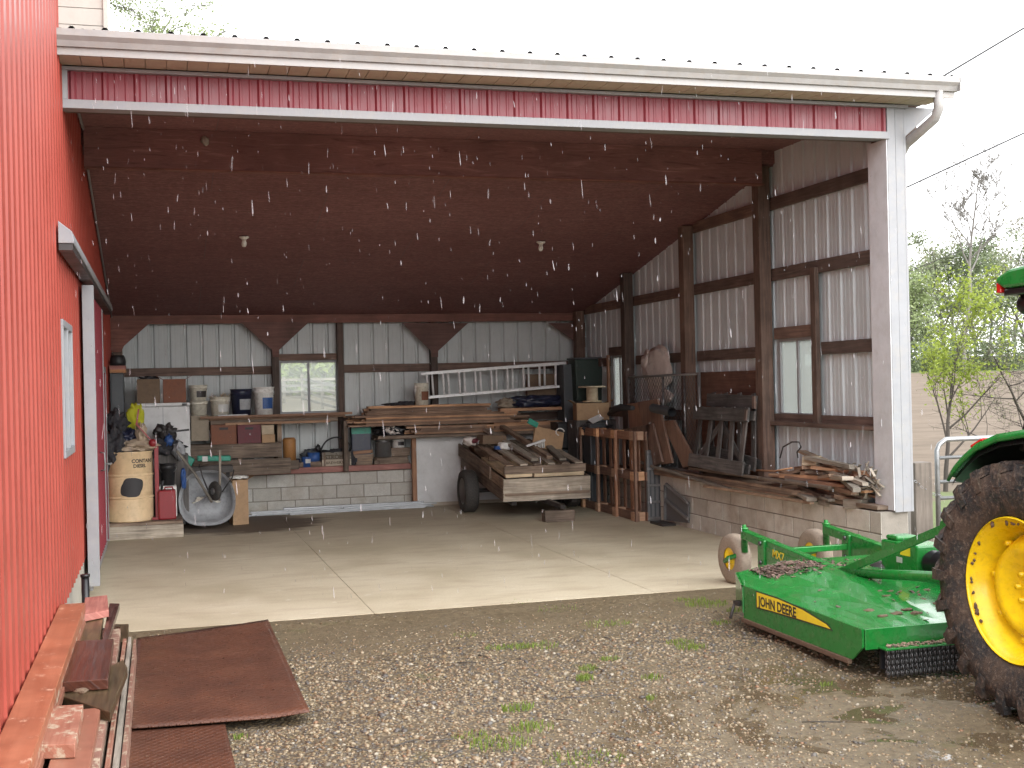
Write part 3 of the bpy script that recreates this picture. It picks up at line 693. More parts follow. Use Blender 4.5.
# front header truss beam
MB().bx(.03,6.93,2.18,2.245,3.905,4.268).build('truss_beam','beam_ply',shed)
MB().bx(.03,6.95,2.165,2.26,3.885,3.903).build('trim_strip','w_gusset',shed)
# block walls
def blocks(mb,O,U,Nv,L,H0,courses,hc=.203,bl=.406,th=.25,ph=0):
    O,U,Nv=Vector(O),Vector(U),Vector(Nv); R=Matrix((U,Nv,Vector((0,0,1)))).transposed()
    for k in range(courses):
        z0=H0+k*hc; z1=z0+hc; u=-bl*(.5 if k%2 else 0)-ph
        while u<L:
            a,b=max(0,u),min(L,u+bl)
            if b-a>.03:
                c=O+U*((a+b)/2)+Vector((0,0,(z0+z1)/2)); mb.box(c,(b-a-.013,th,z1-z0-.012),R)
            u+=bl
mb=MB(); blocks(mb,(6.83+.14,-.11,0),(0,1,0),(-1,0,0),8.6,-.018,3,ph=.22,th=.28); bwall=mb.build('block_wall','cmu',shed,bevel=.004)
MB().bx(6.835,7.105,-.104,8.48,-.05,.587).build('mortar','mortar',bwall)
mb=MB(); blocks(mb,(.2,8.53,0),(1,0,0),(0,-1,0),6.6,-.02,3,hc=.193,ph=.1,th=.16); bb=mb.build('block_wall','cmu_grey',shed,bevel=.004)
MB().bx(.2,6.80,8.458,8.60,-.05,.555).build('mortar','mortar',bb)
# ceiling lamp holders and wasp nests
for i,(px,py,lab) in enumerate(((244,240,'bare porcelain lamp holder on the plywood ceiling, the one nearer the red barn'),(541,245,'bare porcelain lamp holder on the plywood ceiling, the one nearer the right wall'))):
    c=aC(px,py-4); t=thing('lamp_holder',c,lab,'lamp holder')
    MB().lathe([(0,0),(.055,0),(.058,.02),(.03,.035),(.025,.05),(0,.05)],c-Vector((0,0,.001)),(0,0.2,-1),20).build('base','porcelain',t)
    MB().lathe([(0,.045),(.020,.05),(.030,.08),(.031,.10),(.02,.125),(0,.13)],c,(0,.2,-1),16).build('bulb','porcelain',t)
for px,py,lab in ((205,141,'grey mud wasp nest stuck high on the plywood beam near the red barn'),(270,125,'small pale wasp nest at the top of the plywood beam')):
    p=aY(2.165,px,py); MB().blob(p,(.035,.02,.05),2,.3,3,int(px)).build('wasp_nest','wasp',tag=(lab,'wasp nest'))
# ------------------------------------------------------------------ clutter helpers
def rY(Y,x0,y0,x1,y1):
    a=aY(Y,x0,(y0+y1)/2); b=aY(Y,x1,(y0+y1)/2); t=aY(Y,(x0+x1)/2,y0); u=aY(Y,(x0+x1)/2,y1)
    return a.x,b.x,u.z,t.z
def bucket(name,c,rb,rt,h,mat,label,cat='bucket',group=None,handle=True,label_mat=None,lid=None,fill=None):
    c=Vector(c); t=thing(name,c,label,cat,group)
    mb=MB(); mb.lathe([(0,0),(rb,0),(rb+(rt-rb)*.78,h*.78),(rb+(rt-rb)*.78+.006,h*.79),(rb+(rt-rb)*.80+.006,h*.82),(rb+(rt-rb)*.83,h*.83),(rt,h*.97),(rt+.008,h*.975),(rt+.008,h),(rt-.006,h),(rb-.006,.012),(0,.012)],c,(0,0,1),28); mb.build('body',mat,t)
    if handle:
        mb=MB(); pts=[c+Vector((math.cos(a)*(rt+.008),-.02-math.sin(a)*.02-rt*.25*math.sin(a),h*.86-math.sin(a)*h*.33)) for a in [PI*i/12 for i in range(13)]]
        mb.tube(pts,.003,5); mb.build('handle','galv',t)
    if label_mat:
        mb=MB(); mb.lathe([((rb+(rt-rb)*.25)+.002,h*.22),((rb+(rt-rb)*.62)+.002,h*.62)],c,(0,0,1),8,ph=PI*1.15,arc=PI*.42); mb.build('sticker',label_mat,t)
    if lid: MB().lathe([(0,h+.002),(rt+.01,h+.002),(rt+.012,h-.015),(rt+.014,h+.014),(rt-.01,h+.016),(0,h+.012)],c,(0,0,1),28).build('lid',lid,t)
    return t
def cbox(name,x0,x1,y0,y1,z0,z1,mat,label,cat,group=None,rz=0,flaps=False,handles=False,open_=False,bev=.006):
    c=Vector(((x0+x1)/2,(y0+y1)/2,z0)); t=thing(name,c,label,cat,group); R=rotm(0,0,rz)
    w,d,h=x1-x0,y1-y0,z1-z0; mb=MB(); th=.008
    if open_ or flaps:
        for p,s in (((0,-d/2+th/2,h/2),(w,th,h)),((0,d/2-th/2,h/2),(w,th,h)),((-w/2+th/2,0,h/2),(th,d-2*th,h)),((w/2-th/2,0,h/2),(th,d-2*th,h)),((0,0,th/2),(w-2*th,d-2*th,th))):
            mb.box(c+R@Vector(p),s,R)
    else: mb.box(c+Vector((0,0,h/2)),(w,d,h),R)
    mb.build('body',mat,t,bevel=bev)
    if flaps:
        for sx in(-1,1):
            m2=MB(); m2.box(c+R@Vector((sx*(w/2+.04),0,h+.02)),(.10,d*.9,.005),R@rotm(0,-sx*.5,0)); m2.build('flap',mat,t)
    if handles:
        m2=MB(); m2.box(c+R@Vector((0,-d/2-.002,h*.8)),(w*.34,.006,h*.12),R); m2.build('hand_hole','ink',t)
    return t
def pile(name,x0,x1,y0,y1,z0,layers,th,wid,mat,label,cat,seed,axis='x',jit=.01,lenvar=.2,group=None,droop=0):
    rr=random.Random(seed); c=Vector(((x0+x1)/2,(y0+y1)/2,z0)); mb=MB(); z=z0
    for k in range(layers):
        y=y0 if axis=='x' else x0; yend=y1 if axis=='x' else x1
        L0,L1=(x0,x1) if axis=='x' else (y0,y1)
        t=th*rr.uniform(.8,1.3)
        while y<yend-.02:
            w_=wid*rr.uniform(.7,1.25); a=L0+rr.random()*lenvar*(L1-L0)*.5; b=L1-rr.random()*lenvar*(L1-L0)*.5
            an=rr.uniform(-jit,jit); yy=min(y+w_,yend)
            if axis=='x': mb.box(((a+b)/2,(y+yy)/2,z+t/2),(b-a,yy-y-.004,t-.002),rotm(0,rr.uniform(-jit,jit)*.15,an),r=rr.random(),jit=.002)
            else: mb.box(((y+yy)/2,(a+b)/2,z+t/2),(yy-y-.004,b-a,t-.002),rotm(rr.uniform(-jit,jit)*.15,0,an),r=rr.random(),jit=.002)
            y=yy
        z+=t
    return mb.build(name,mat,tag=(label,cat,group)),z
def board(a,b,w,h,mat,label,name='board',cat='board',group=None,up=(0,0,1),bev=.003,roll=0,jit=.003):
    mb=MB(); mb.beam(a,b,w,h,up=up,jit=jit); return mb.build(name,mat,bevel=bev,tag=(label,cat,group))
# ------------------------------------------------------------------ rear left: platform, drum, cabinet
t=thing('wooden_platform',(.45,6.7,0),'low weathered wooden step in the corner under the tan drum','platform')
mb=MB()
for i in range(9): mb.bx(.005,.90,6.06+i*.15,6.06+i*.15+.144,.165,.20,jit=.002)
mb.build('top_boards','w_brown',t); MB().bx(.0,.905,6.06,6.10,.0,.163).bx(.865,.905,6.10,7.4,0,.163).bx(.0,.86,7.36,7.4,0,.163).build('frame','w_grey',t,bevel=.004)
dc=Vector((.275,6.44,.20)); drum=thing('oil_drum',dc,'tan steel drum with stencilled letters and a black paint patch beside the sliding door','drum')
pr=[(0,0),(.275,0),(.285,.006),(.285,.02),(.277,.03),(.277,.270),(.270,.277),(.284,.287),(.290,.297),(.284,.307),(.270,.316),(.277,.322),(.277,.550),(.270,.557),(.284,.567),(.290,.577),(.284,.587),(.270,.596),(.277,.602),(.277,.845),(.286,.855),(.286,.87),(.278,.872),(.272,.86),(0,.86)]
MB().lathe(pr,dc,(0,0,1),48).build('body','tan_drum',drum)
# black smudge follows the drum side
mb=MB(); rr=random.Random(3)
def drumpt(a,z,r=.2785): return dc+Vector((math.sin(a)*r,-math.cos(a)*r,z))
n=40; ring=[]
for i in range(n):
    a=2*PI*i/n; k=1+.07*math.sin(4*a+.7); ca,sa=math.cos(a),math.sin(a); ring.append((.0+.48*abs(ca)**.6*(1 if ca>0 else -1)*k,.43+.115*abs(sa)**.7*(1 if sa>0 else -1)*k+.02*ca))
V=[drumpt(.1,.43)]+[drumpt(.1+p[0],p[1]) for p in ring]
mid=[drumpt(.1+p[0]*.5,.43+(p[1]-.43)*.5) for p in ring]
V=[V[0]]+[drumpt(.1+p[0]*k/7,.43+(p[1]-.43)*k/7) for k in range(1,8) for p in ring]; Fs=[(0,1+i,1+(i+1)%n) for i in range(n)]+[(1+q*n+i,1+q*n+n+i,1+q*n+n+(i+1)%n,1+q*n+(i+1)%n) for q in range(6) for i in range(n)]
mb.add(V,Fs,None,.5,True); mb.build('paint_patch','ink',drum)
def drumtext(body,a0,z,size):
    o=text_mesh('stencil_lettering',body,'ink',drum,(0,0,0),(1,0,0),(0,0,1),size,0,0,bold=.03)
    O=Vector(drum['_o']); W=max((v.co.x+O.x) for v in o.data.vertices)
    for v in o.data.vertices:
        p=v.co+O; q=drumpt(a0+p.x/.28,z+p.z,.2795); v.co=q-O
drumtext('CONTAINS',.10,.735,.062); drumtext('DIESEL',.17,.675,.058)
c0,c1,cz0,cz1=rY(7.3,100,373,124,440)
cab=thing('steel_cabinet',(.13,7.6,.2),'tall dark grey steel cabinet standing behind the tan drum','cabinet')
MB().bx(.03,c1,7.3,7.75,.0,cz1).build('body','charcoal',cab,bevel=.008)
MB().bx(.05,c1-.015,7.285,7.298,.08,cz1-.03).build('door','charcoal',cab,bevel=.004); MB().bx(c1-.05,c1-.03,7.26,7.284,1.2,1.32).build('handle','galv',cab)
z=cz1
for i,(m,dz,lab) in enumerate((('w_orange',.045,'orange board lying across the top of the grey cabinet, lower of the two'),('w_redplank',.05,'reddish board lying on the lower board on top of the grey cabinet'))):
    o=MB().bx(.03,c1+.03,7.22,7.7,z,z+dz).build('board',m,bevel=.004,tag=(lab,'board')); z+=dz
MB().lathe([(0,0),(.10,0),(.105,.05),(.095,.11),(.08,.14),(0,.145)],(.13,7.45,z),(0,0,1),20).build('oil_pan','black_plastic',tag=('round black rubber tub turned over on the boards above the cabinet','tub'))
# junk on and around the drum
def crump(name,c,size,mat,label,cat,seed,amp=.35,fr=1.8,R=None,group=None,flat=None):
    return MB().blob(c,size,4,amp,fr,seed,R,True,flat).build(name,mat,tag=(label,cat,group))
crump('work_cloth',(.33,6.44,1.13),(.26,.20,.07),'tan_cloth','crumpled tan canvas cloth draped over the top of the drum','cloth',11,.5,2.5)
crump('work_jacket',(.43,6.40,1.25),(.07,.07,.17),'tan_cloth','tan canvas rag hanging upright above the drum by the yellow vest','cloth',12,.35,2)
crump('safety_vest',(.35,6.62,1.40),(.11,.08,.26),'hivis','bright yellow safety vest hung above the drum','vest',5,.3,2)
crump('dark_coat',(.10,6.3,1.10),(.11,.12,.25),'dark_cloth','black coat bundled at the left side of the drum top','coat',6,.45,2)
crump('dark_sack',(.12,6.55,1.42),(.12,.12,.16),'dark_cloth','black sack heaped behind the coat against the cabinet','sack',16,.45,2)
crump('blue_rag',(.28,6.50,1.24),(.10,.07,.10),'navy','dark blue rag lying between the tan cloth and the black sack','rag',8,.45,2)
j=thing('farm_jack',(.62,6.35,.2),'red upright farm jack standing between the drum and the red can','jack')
MB().bx(.575,.625,6.32,6.35,.2,1.13).build('bar','red_can',j,bevel=.003)
MB().lathe([(0,-.03),(.045,-.03),(.05,0),(.045,.03),(0,.03)],(.56,6.30,1.17),(0,1,0),18).build('pulley','red_can',j)
MB().beam((.36,6.28,1.42),(.56,6.30,1.18),.02,.015).beam((.40,6.28,1.60),(.37,6.28,1.40),.02,.02).build('handle','red_can',j)
MB().box((.60,6.33,.22),(.13,.10,.03)).build('foot','red_can',j)
x0,x1,z0,z1=rY(6.3,158,490,176,515)
t=thing('fuel_can',(.72,6.36,.2),'red plastic fuel can standing on the step beside the wheelbarrow','fuel can')
MB().bx(x0,x1,6.26,6.46,.2,z1).build('body','red_can',t,bevel=.02)
MB().tube([(x0+.05,6.36,z1-.01),(x0+.05,6.36,z1+.05),(x0+.07,6.34,z1+.12)],.016,10).build('spout','black_plastic',t)
MB().tube([(x0+.08,6.36,z1-.01),(x0+.09,6.36,z1+.03),(x1-.04,6.36,z1+.03),(x1-.03,6.36,z1-.01)],.011,8).build('handle','red_can',t)
x0,x1,z0,z1=rY(6.6,160,464,176,486)
bucket('pail',((x0+x1)/2,6.72,z0),.075,.10,z1-z0,'black_plastic','black pail hung above the red fuel can','pail')
MB().bx(.62,.84,6.62,6.92,.2,z0).build('storage_tote','white_plastic',bevel=.012,tag=('white plastic tote standing behind the red fuel can under the black pail','tote'))
crump('blue_bag',(.93,6.75,.68),(.035,.05,.14),'blue','blue cloth strip hanging beside the black pail','cloth',9,.3,2)
MB().bx(.50,1.0,7.0,7.35,.2,.98).build('tool_crate','w_dark',bevel=.006,tag=('dark wooden crate behind the step carrying the power tools','crate'))
crump('power_tool',(.72,7.1,1.27),(.12,.09,.10),'dark_steel','black power tool with blue grip sitting in front of the white freezer','power tool',14,.5,2.2)
MB().beam((.78,6.98,1.28),(1.02,6.96,1.30),.03,.025).build('tool_bar','black_plastic',tag=('thin black bar sticking out of the power tool heap','bar'))
crump('blue_tool',(.76,6.98,1.17),(.05,.05,.07),'blue','blue plastic grip lying under the black power tool','tool',15,.3,2)
crump('tool_heap',(.68,7.05,1.07),(.20,.12,.11),'dark_cloth','heap of dark tools and cords on the wooden crate','tool heap',18,.6,2.6)
crump('grey_sack',(.88,6.92,1.03),(.07,.08,.12),'grey_plastic','grey sack slumped at the right end of the tool heap','sack',19,.45,2)
# freezer / white chest
x0,x1,z0,z1=rY(7.5,136,403,190,441)
fz=thing('chest_freezer',((x0+x1)/2,7.8,0),'white chest freezer with two boxes on its lid at the rear left','freezer')
MB().bx(x0,x1,7.5,8.05,.0,z1-.05).build('body','panel_white',fz,bevel=.012)
MB().bx(x0-.004,x1+.006,7.49,8.06,z1-.045,z1).build('lid','panel_white',fz,bevel=.008); MB().bx(x1-.10,x1-.03,7.478,7.488,z1-.04,z1-.012).build('badge','ink',fz)
MB().bx((x0+x1)/2-.004,(x0+x1)/2+.004,7.494,7.499,.6,z1-.06).build('seam','grey_plastic',fz)
zf=z1
for i,(a,b,m,lab) in enumerate(((137,160,'box_brown','dark brown woven box on the freezer lid, full of junk'),(163,186,'rust_box','lighter brown box on the freezer lid next to the buckets'))):
    x0,x1,z0,z1=rY(7.6,a,379,b,403); cbox('storage_box',x0,x1,7.6,7.95,zf,z1,m,lab,'box',flaps=(i==1),open_=True)
    if i==0: crump('box_junk',((x0+x1)/2,7.78,z1-.02),(.12,.13,.05),'dark_cloth','tangle of dark cords heaped in the brown woven box','cords',23,.6,3)
# ------------------------------------------------------------------ shelf with buckets (left of window)
YS=8.1
zsh=aY(YS,235,416).z
t=thing('plank_shelf',(2,8.3,zsh-.1),'long brown plank shelf across the rear wall under the window','shelf')
xa,xb=aY(YS,209,418).x,aY(YS,345,412).x
MB().bx(xa,xb,YS,YS+.45,zsh-.055,zsh,jit=.003).build('shelf_board','w_lumber',t,bevel=.004)
MB().bx(xa+.02,xb-.1,YS+.03,YS+.40,zsh-.12,zsh-.058,jit=.003).build('shelf_board','w_brown',t,bevel=.004)
for xx in (xa+.05,px2x(276),px2x(341)): MB().bx(xx-.03,xx+.03,YS+.12,YS+.40,.58,zsh-.122).build('bracket','w_brown',t)
x0,x1,z0,z1=rY(YS+.15,190,398,208,412); zb1=zsh+.03
o=cbox('storage_box',*rY(YS,191,414,209,441)[:2],YS,YS+.35,rY(YS,191,414,209,441)[2],zsh+.02,'tan_box','tan box between the freezer and the shelf with two buckets on top','box')
zz=zsh+.022; h1=rY(YS+.15,190,399,208,414)
def bk(px0,px1,py,zbase,mat,lab,**k):
    x0,x1,_,zt=rY(YS+.18,px0,py,px1,py+20); r=(x1-x0)/2
    return bucket('bucket',((x0+x1)/2,YS+.18,zbase),r*.84,r,zt-zbase,mat,lab,**k)
zmid=aY(YS+.18,199,401).z
bk(189.5,208,401,zz,'cream_plastic','lower cream bucket of the pair on the tan box',handle=False,label_mat=None)
bk(189,207.5,385,zmid+.004,'cream_plastic','upper bucket with torn label, stacked on the cream bucket above the tan box',label_mat='dark_steel')
b=bk(210,230,397,zsh+.002,'cream_plastic','cream bucket bristling with dry twigs on the plank shelf',label_mat='pebble_label')
bc=Vector(b.location); mb=MB(); rr=random.Random(5)
for i in range(46):
    a=rr.uniform(0,2*PI); r0=rr.uniform(0,.07); p=bc+Vector((math.cos(a)*r0,math.sin(a)*r0,.14)); q=p+Vector((math.cos(a)*rr.uniform(.02,.11),math.sin(a)*.08,rr.uniform(.07,.17))); q2=q+Vector((rr.uniform(-.06,.06),rr.uniform(-.03,.03),rr.uniform(-.05,.05)))
    mb.tube([p,q,q2],.0035,4)
mb.build('twig_bundle','w_pale',tag=('bundle of pale dry twigs standing in the cream bucket','twigs'))
bk(230.5,252,389,zsh+.002,'navy','dark blue black bucket standing between the two pale buckets',label_mat='grey_plastic')
bk(253.5,274,387,zsh+.002,'white_plastic','white bucket with blue sticker on the shelf beside the window',label_mat='blue')
x0,x1,_,_=rY(YS-.02,218,415,248,417); MB().bx(x0,x1,YS-.01,YS+.05,zsh,zsh+.022).build('white_strip','panel_white',tag=('thin white strip lying on the shelf in front of the buckets','strip'))
zlow=aY(7.95,236,444).z
# wide planks backing the lower storage
pl=thing('plank_stand',(1.8,8.0,0),'stand of wide weathered planks under the shelf behind the wheelbarrow','plank stand')
xa2,xb2=aY(7.95,190,450).x,aY(7.95,282,450).x
for (ya,yb_,pa,pb) in ((444.5,458.5,190,282),(459.5,475.5,193,291)):
    x0,x1,z0,z1=rY(7.95,pa,ya,pb,yb_); MB().bx(x0,x1,7.95,7.985,z0,z1,jit=.003).build('plank','w_brown',pl,bevel=.004)
MB().bx(xa2,xb2,7.99,8.42,zlow-.03,zlow).build('plank','w_brown',pl)
for xx in (xa2+.06,aY(7.95,241,500).x): MB().bx(xx-.03,xx+.03,7.99,8.05,0,zlow-.032).build('leg','w_brown',pl)
for a,b,y0_,m,lab in ((211,236.5,424,'rust_box','rust coloured storage box under the shelf'),(237.5,261,424,'maroon','dark maroon storage box under the shelf')):
    x0,x1,z0,z1=rY(8.0,a,y0_,b,443); cbox('storage_box',x0,x1,8.0,8.3,zlow,z1-.01,m,lab,'box',handles=True)
x0,x1,z0,z1=rY(8.0,262,434.5,275,443.5); cbox('small_box',x0,x1,8.0,8.2,zlow,z1,'cardboard','small orange brown box at the end of the planks, under the cream box','box')
za=z1; x0,x1,z0,z1=rY(8.0,261.5,425,274,434.5); cbox('small_box',x0,x1,8.0,8.18,za,z1,'w_pale','small cream box on top of the orange brown box',"box")
# green tool case
x0,x1,z0,z1=rY(7.3,180,452,233,466)
tc_=thing('tool_case',((x0+x1)/2,7.4,z0),'long teal green plastic case lying above the wheelbarrow','case')
MB().box(((x0+x1)/2+.1,7.42,(z0+z1)/2),(x1-x0-.25,.16,.075),rotm(0,.03,0)).build('body','teal',tc_,bevel=.015)
MB().box((x0+.09,7.40,(z0+z1)/2-.01),(.18,.18,.13),rotm(0,.5,0)).build('lid','teal',tc_,bevel=.02)
MB().box(((x0+x1)/2-.02,7.333,(z0+z1)/2),(.07,.005,.07)).build('sticker','pebble_label',tc_)
MB().box(((x0+x1)/2+.18,7.33,(z0+z1)/2),(.012,.012,.10)).build('latch','black_plastic',tc_)
MB().bx((x0+.02),x1,7.34,7.56,z0-.10,z0-.01).build('dark_shelf_board','w_dark',bevel=.004,tag=('dark board carrying the teal case above the wheelbarrow','board'))
for xx in (x0+.08,x1-.06): MB().bx(xx-.025,xx+.025,7.5,7.55,0,z0-.102).build('support_post','w_dark',tag=('dark upright post holding the board under the teal case, '+('left one' if xx<1.2 else 'right one'),'post'))
# ------------------------------------------------------------------ wheelbarrow tipped up on its nose
wc=aY(6.9,208,500); wb=thing('wheelbarrow',(wc.x,6.95,0),'grey wheelbarrow tipped up on end with its dirty tray facing out','wheelbarrow')
x0,x1,z0,z1=rY(6.85,180,473,234,524); cx,cz,hx,hzz=(x0+x1)/2,(z0+z1)/2+.01,(x1-x0)/2,(z1-z0)/2
def sup(a,e=2.8): c_,s_=math.cos(a),math.sin(a); return (abs(c_)**(2/e))*(1 if c_>=0 else -1),(abs(s_)**(2/e))*(1 if s_>=0 else -1)
mb=MB(); n=40; V=[];Fs=[]
levels=[(1.05,-.012),(1.05,.004),(1.0,0),(.93,.10),(.84,.20),(.66,.245),(.3,.25),(.0,.25)]
for (k,d) in levels:
    for i in range(n):
        a=2*PI*i/n; x,z=sup(a); nz=(1-.16*(1 if z>0 else 0)*z)
        V.append((cx+x*hx*k*nz,6.86+d+ .10*z,cz+z*hzz*k))
for l in range(len(levels)-1):
    for i in range(n): Fs.append((l*n+i,l*n+(i+1)%n,(l+1)*n+(i+1)%n,(l+1)*n+i))
mb.add(V,Fs,None,.5,True); tray=mb.build('tray','grey_plastic',wb)
sm=tray.modifiers.new('solid','SOLIDIFY'); sm.thickness=.004
MB().blob((cx+.01,7.065,cz-hzz*.42),(hx*.50,.028,hzz*.34),5,.42,2.6,77).build('paint_residue','residue',wb)
wp=aY(6.80,215,491); whl=MB().lathe([(.0,-.03),(.045,-.035),(.06,-.03),(.105,-.035),(.125,-.015),(.13,.0),(.125,.015),(.105,.035),(.06,.03),(.045,.035),(0,.03)],(wp.x,6.80,wp.z),(1,.6,0),24); wo=whl.build('wheel','old_tyre',wb)
MB().lathe([(0,-.04),(.045,-.04),(.045,.04),(0,.04)],(wp.x,6.80,wp.z),(1,.6,0),14).build('hub','galv',wo)
h=[aY(6.78,212,502),aY(6.74,195,474),aY(6.7,177,451)]; MB().tube([tuple(q) for q in h],.018,8).build('handle','w_grey',wb)
h=[aY(6.78,219,500),aY(6.72,220,475),aY(6.7,220,450)]; MB().tube([tuple(q) for q in h],.016,8).build('handle','w_grey',wb)
h=[aY(6.78,208,490),aY(6.76,203,478),aY(6.74,199,464)]; MB().tube([tuple(q) for q in h],.010,6).build('leg','dark_steel',wb)
h=[aY(6.78,222,492),aY(6.76,232,478),aY(6.8,234,470)]; MB().tube([tuple(q) for q in h],.010,6).build('leg','dark_steel',wb)
MB().tube([tuple(aY(6.74,198,467)),tuple(aY(6.72,220,465))],.008,6).build('brace','dark_steel',wb)
x0,x1,z0,z1=rY(7.1,231,480,247,512); cbox('cardboard_box',x0,x1,7.1,7.42,0,z1,'cardboard','open cardboard carton standing beside the wheelbarrow','box',flaps=True,rz=.12)
crump('paper_sheets',((x0+x1)/2,7.2,z1+.03),(.11,.1,.02),'white_plastic','crumpled white paper on top of the cardboard carton','paper',33,.5,3)
# ------------------------------------------------------------------ rear ledge
t=thing('ledge_plank',(2.9,8.45,.56),'pinkish red plank capping the low block wall under the window','plank')
x0=aY(8.4,248,478).x; x1=aY(8.40,411,474).x
MB().bx(x0,x1,8.36,8.53,.565,.65,jit=.003).build('board','w_redplank',t,bevel=.004)
ZL=.652; YL=8.38
MB().bx(x0,x1,8.535,8.57,.585,.66).build('board','w_dark',t)
def LR(px0,py0,px1,py1,Y=None): return rY(Y or YL,px0,py0,px1,py1)
x0,x1,z0,z1=LR(281,437,294,459)
t=thing('canister',((x0+x1)/2,8.15,z0),'yellow brown upright canister at the end of the weathered planks','canister'); r=(x1-x0)/2
MB().lathe([(0,0),(r,0),(r,z1-z0-.05),(r*.93,z1-z0-.035),(0,z1-z0-.03)],((x0+x1)/2,8.12,z0),(0,0,1),24).build('body','orange_canister',t)
MB().lathe([(r*1.02,z1-z0-.06),(r*1.02,z1-z0-.03),(r*.8,z1-z0),(0,z1-z0+.003)],((x0+x1)/2,8.12,z0),(0,0,1),24).build('lid','orange_canister',t)
MB().bx(x0-.03,x1+.03,8.02,8.30,ZL,z0).build('wooden_box','w_brown',bevel=.005,tag=('rough wooden block box under the yellow brown canister','box'))
x0,x1,z0,z1=LR(296,458,304,473); 
for i,(a,b,ya,lab,m) in enumerate(((291,301,459,'dark blue can standing next to the canister','navy'),(293,303,459,'',''),(302,312,457,'small blue can with a white label on the ledge','blue'))):
    if not lab: continue
    x0,x1,z0,z1=LR(a,ya,b,473); r=(x1-x0)/2; t=thing('paint_can',((x0+x1)/2,8.44,ZL),lab,'can')
    MB().lathe([(0,0),(r,0),(r,z1-ZL-.01),(r*1.04,z1-ZL),(r*.9,z1-ZL),(r*.9,z1-ZL-.008),(0,z1-ZL-.008)],((x0+x1)/2,8.44,ZL),(0,0,1),20).build('body',m,t)
    if m=='blue': MB().lathe([(r+.001,.06),(r+.001,.12)],((x0+x1)/2,8.44,ZL),(0,0,1),6,ph=PI*1.2,arc=PI*.4).build('sticker','pebble_label',t)
x0,x1,z0,z1=LR(309,457,320,466); MB().lathe([(0,0),(.09,0),(.095,z1-z0),(0,z1-z0-.02)],((x0+x1)/2,8.46,ZL+.08),(0,0,1),20).build('blue_tin','blue',tag=('low round blue tin between the can and the lettered crate','tin'))
x0,x1,z0,z1=LR(297,466,322,475); MB().bx(x0,x1,8.39,8.52,ZL,ZL+.078,jit=.003).build('wood_block','w_brown',bevel=.004,tag=('long brown wood block lying on the ledge left of the lettered crate','block'))
x0,x1,z0,z1=LR(298,447,320,459); crump('grey_cloth',((x0+x1)/2+.05,8.52,ZL+.20),(.14,.03,.06),'charcoal','dark grey cloth slumped on the girt above the blue tin','cloth',41,.4,2)
# lettered crate
x0,x1,z0,z1=LR(322,452,351,471); z0=ZL; t=thing('lettered_crate',((x0+x1)/2,8.42,z0),'old wooden bottle crate with dark stencilled letters on the ledge','crate')
mb=MB(); hh=(z1-z0)
MB().bx(x0,x1,YL-.02,YL-.005,z0+.01,z0+.10).build('front_slat','w_grey',t); MB().bx(x0,x1,YL-.02,YL-.005,z0+.105,z1-.0).build('front_slat','w_grey',t)
MB().bx(x0,x0+.014,YL-.004,8.52,z0,z1).bx(x1-.014,x1,YL-.004,8.52,z0,z1).bx(x0+.015,x1-.015,8.505,8.52,z0,z1).bx(x0+.015,x1-.015,YL-.004,8.504,z0,z0+.012).build('side_slat','w_brown',t)
W=x1-x0; text_mesh('stencil_lettering',"STROH'S",'faded_ink',t,(x0+.04,YL-.0205,z1-.10),(1,0,0),(0,0,1),.088,0,.0005,sx=(W-.08)/.36,bold=.03)
text_mesh('stencil_lettering',"BREWERY",'faded_ink',t,(x0+.055,YL-.0205,z0+.035),(1,0,0),(0,0,1),.055,0,.0005,sx=1.1,bold=.02)
for xx in(x0+.02,x1-.05):
    MB().bx(xx,xx+.03,YL-.028,YL-.0205,z0+.005,z1).build('batten','w_brown',t)
ct=thing('horse_collar',((x0+x1)/2,8.44,z1),'black hoop handle with cords lying across the lettered crate','hoop')
mb=MB(); c=Vector(((x0+x1)/2+.01,8.43,z1-.02)); mb.tube([c+Vector((math.cos(a)*W*.54,0,math.sin(a)*.235)) for a in [PI*i/20 for i in range(-1,22)]],.012,8); mb.build('hoop','black_plastic',ct)
MB().blob((x0-.05,8.41,z1+.07),(.04,.03,.05),3,.5,2,51).build('end_knob','black_plastic',ct); MB().blob((x1+.03,8.40,z1-.10),(.05,.03,.13),3,.5,2,52).build('cord','dark_cloth',ct)
crump('black_cord_tray',((x0+x1)/2,8.43,z1+.0),(W*.42,.06,.035),'dark_cloth','dark cords coiled in the top of the lettered crate','cords',54,.6,4)
# dark bin with green rim
x0,x1,z0,z1=LR(352,425,371,454); t=thing('recycling_bin',((x0+x1)/2,8.46,z0),'tall dark blue bin with a green band behind the firewood','bin')
MB().box(((x0+x1)/2,8.46,(ZL+.04+z1)/2),(x1-x0,.14,z1-ZL-.04),None,None,1.05).build('body','navy',t,bevel=.012); MB().bx(x0-.004,x1+.004,8.382,8.40,z1-.13,z1-.04).build('green_band','teal',t)
o,zt=pile('firewood_stack',*LR(352,456,374,474)[:2],8.37,8.52,ZL,3,.052,.05,'w_brown','short rough wood offcuts stacked on the ledge between crate and grey pail','wood offcuts',61,jit=.05,lenvar=.5)
x0,x1,z0,z1=LR(353,455,373,462); MB().box(((x0+x1)/2,8.42,zt+.035),(x1-x0,.09,.05),rotm(0,-.05,.06)).build('split_log','w_orange',bevel=.01,tag=('bright orange split wood piece on top of the offcuts','wood piece'))
o,zt2=pile('firewood_stack',*LR(374,462,410,474)[:2],8.37,8.52,ZL,2,.05,.05,'w_brown','flat brown boards under the grey pail and the white can','boards',62,jit=.02,lenvar=.3)
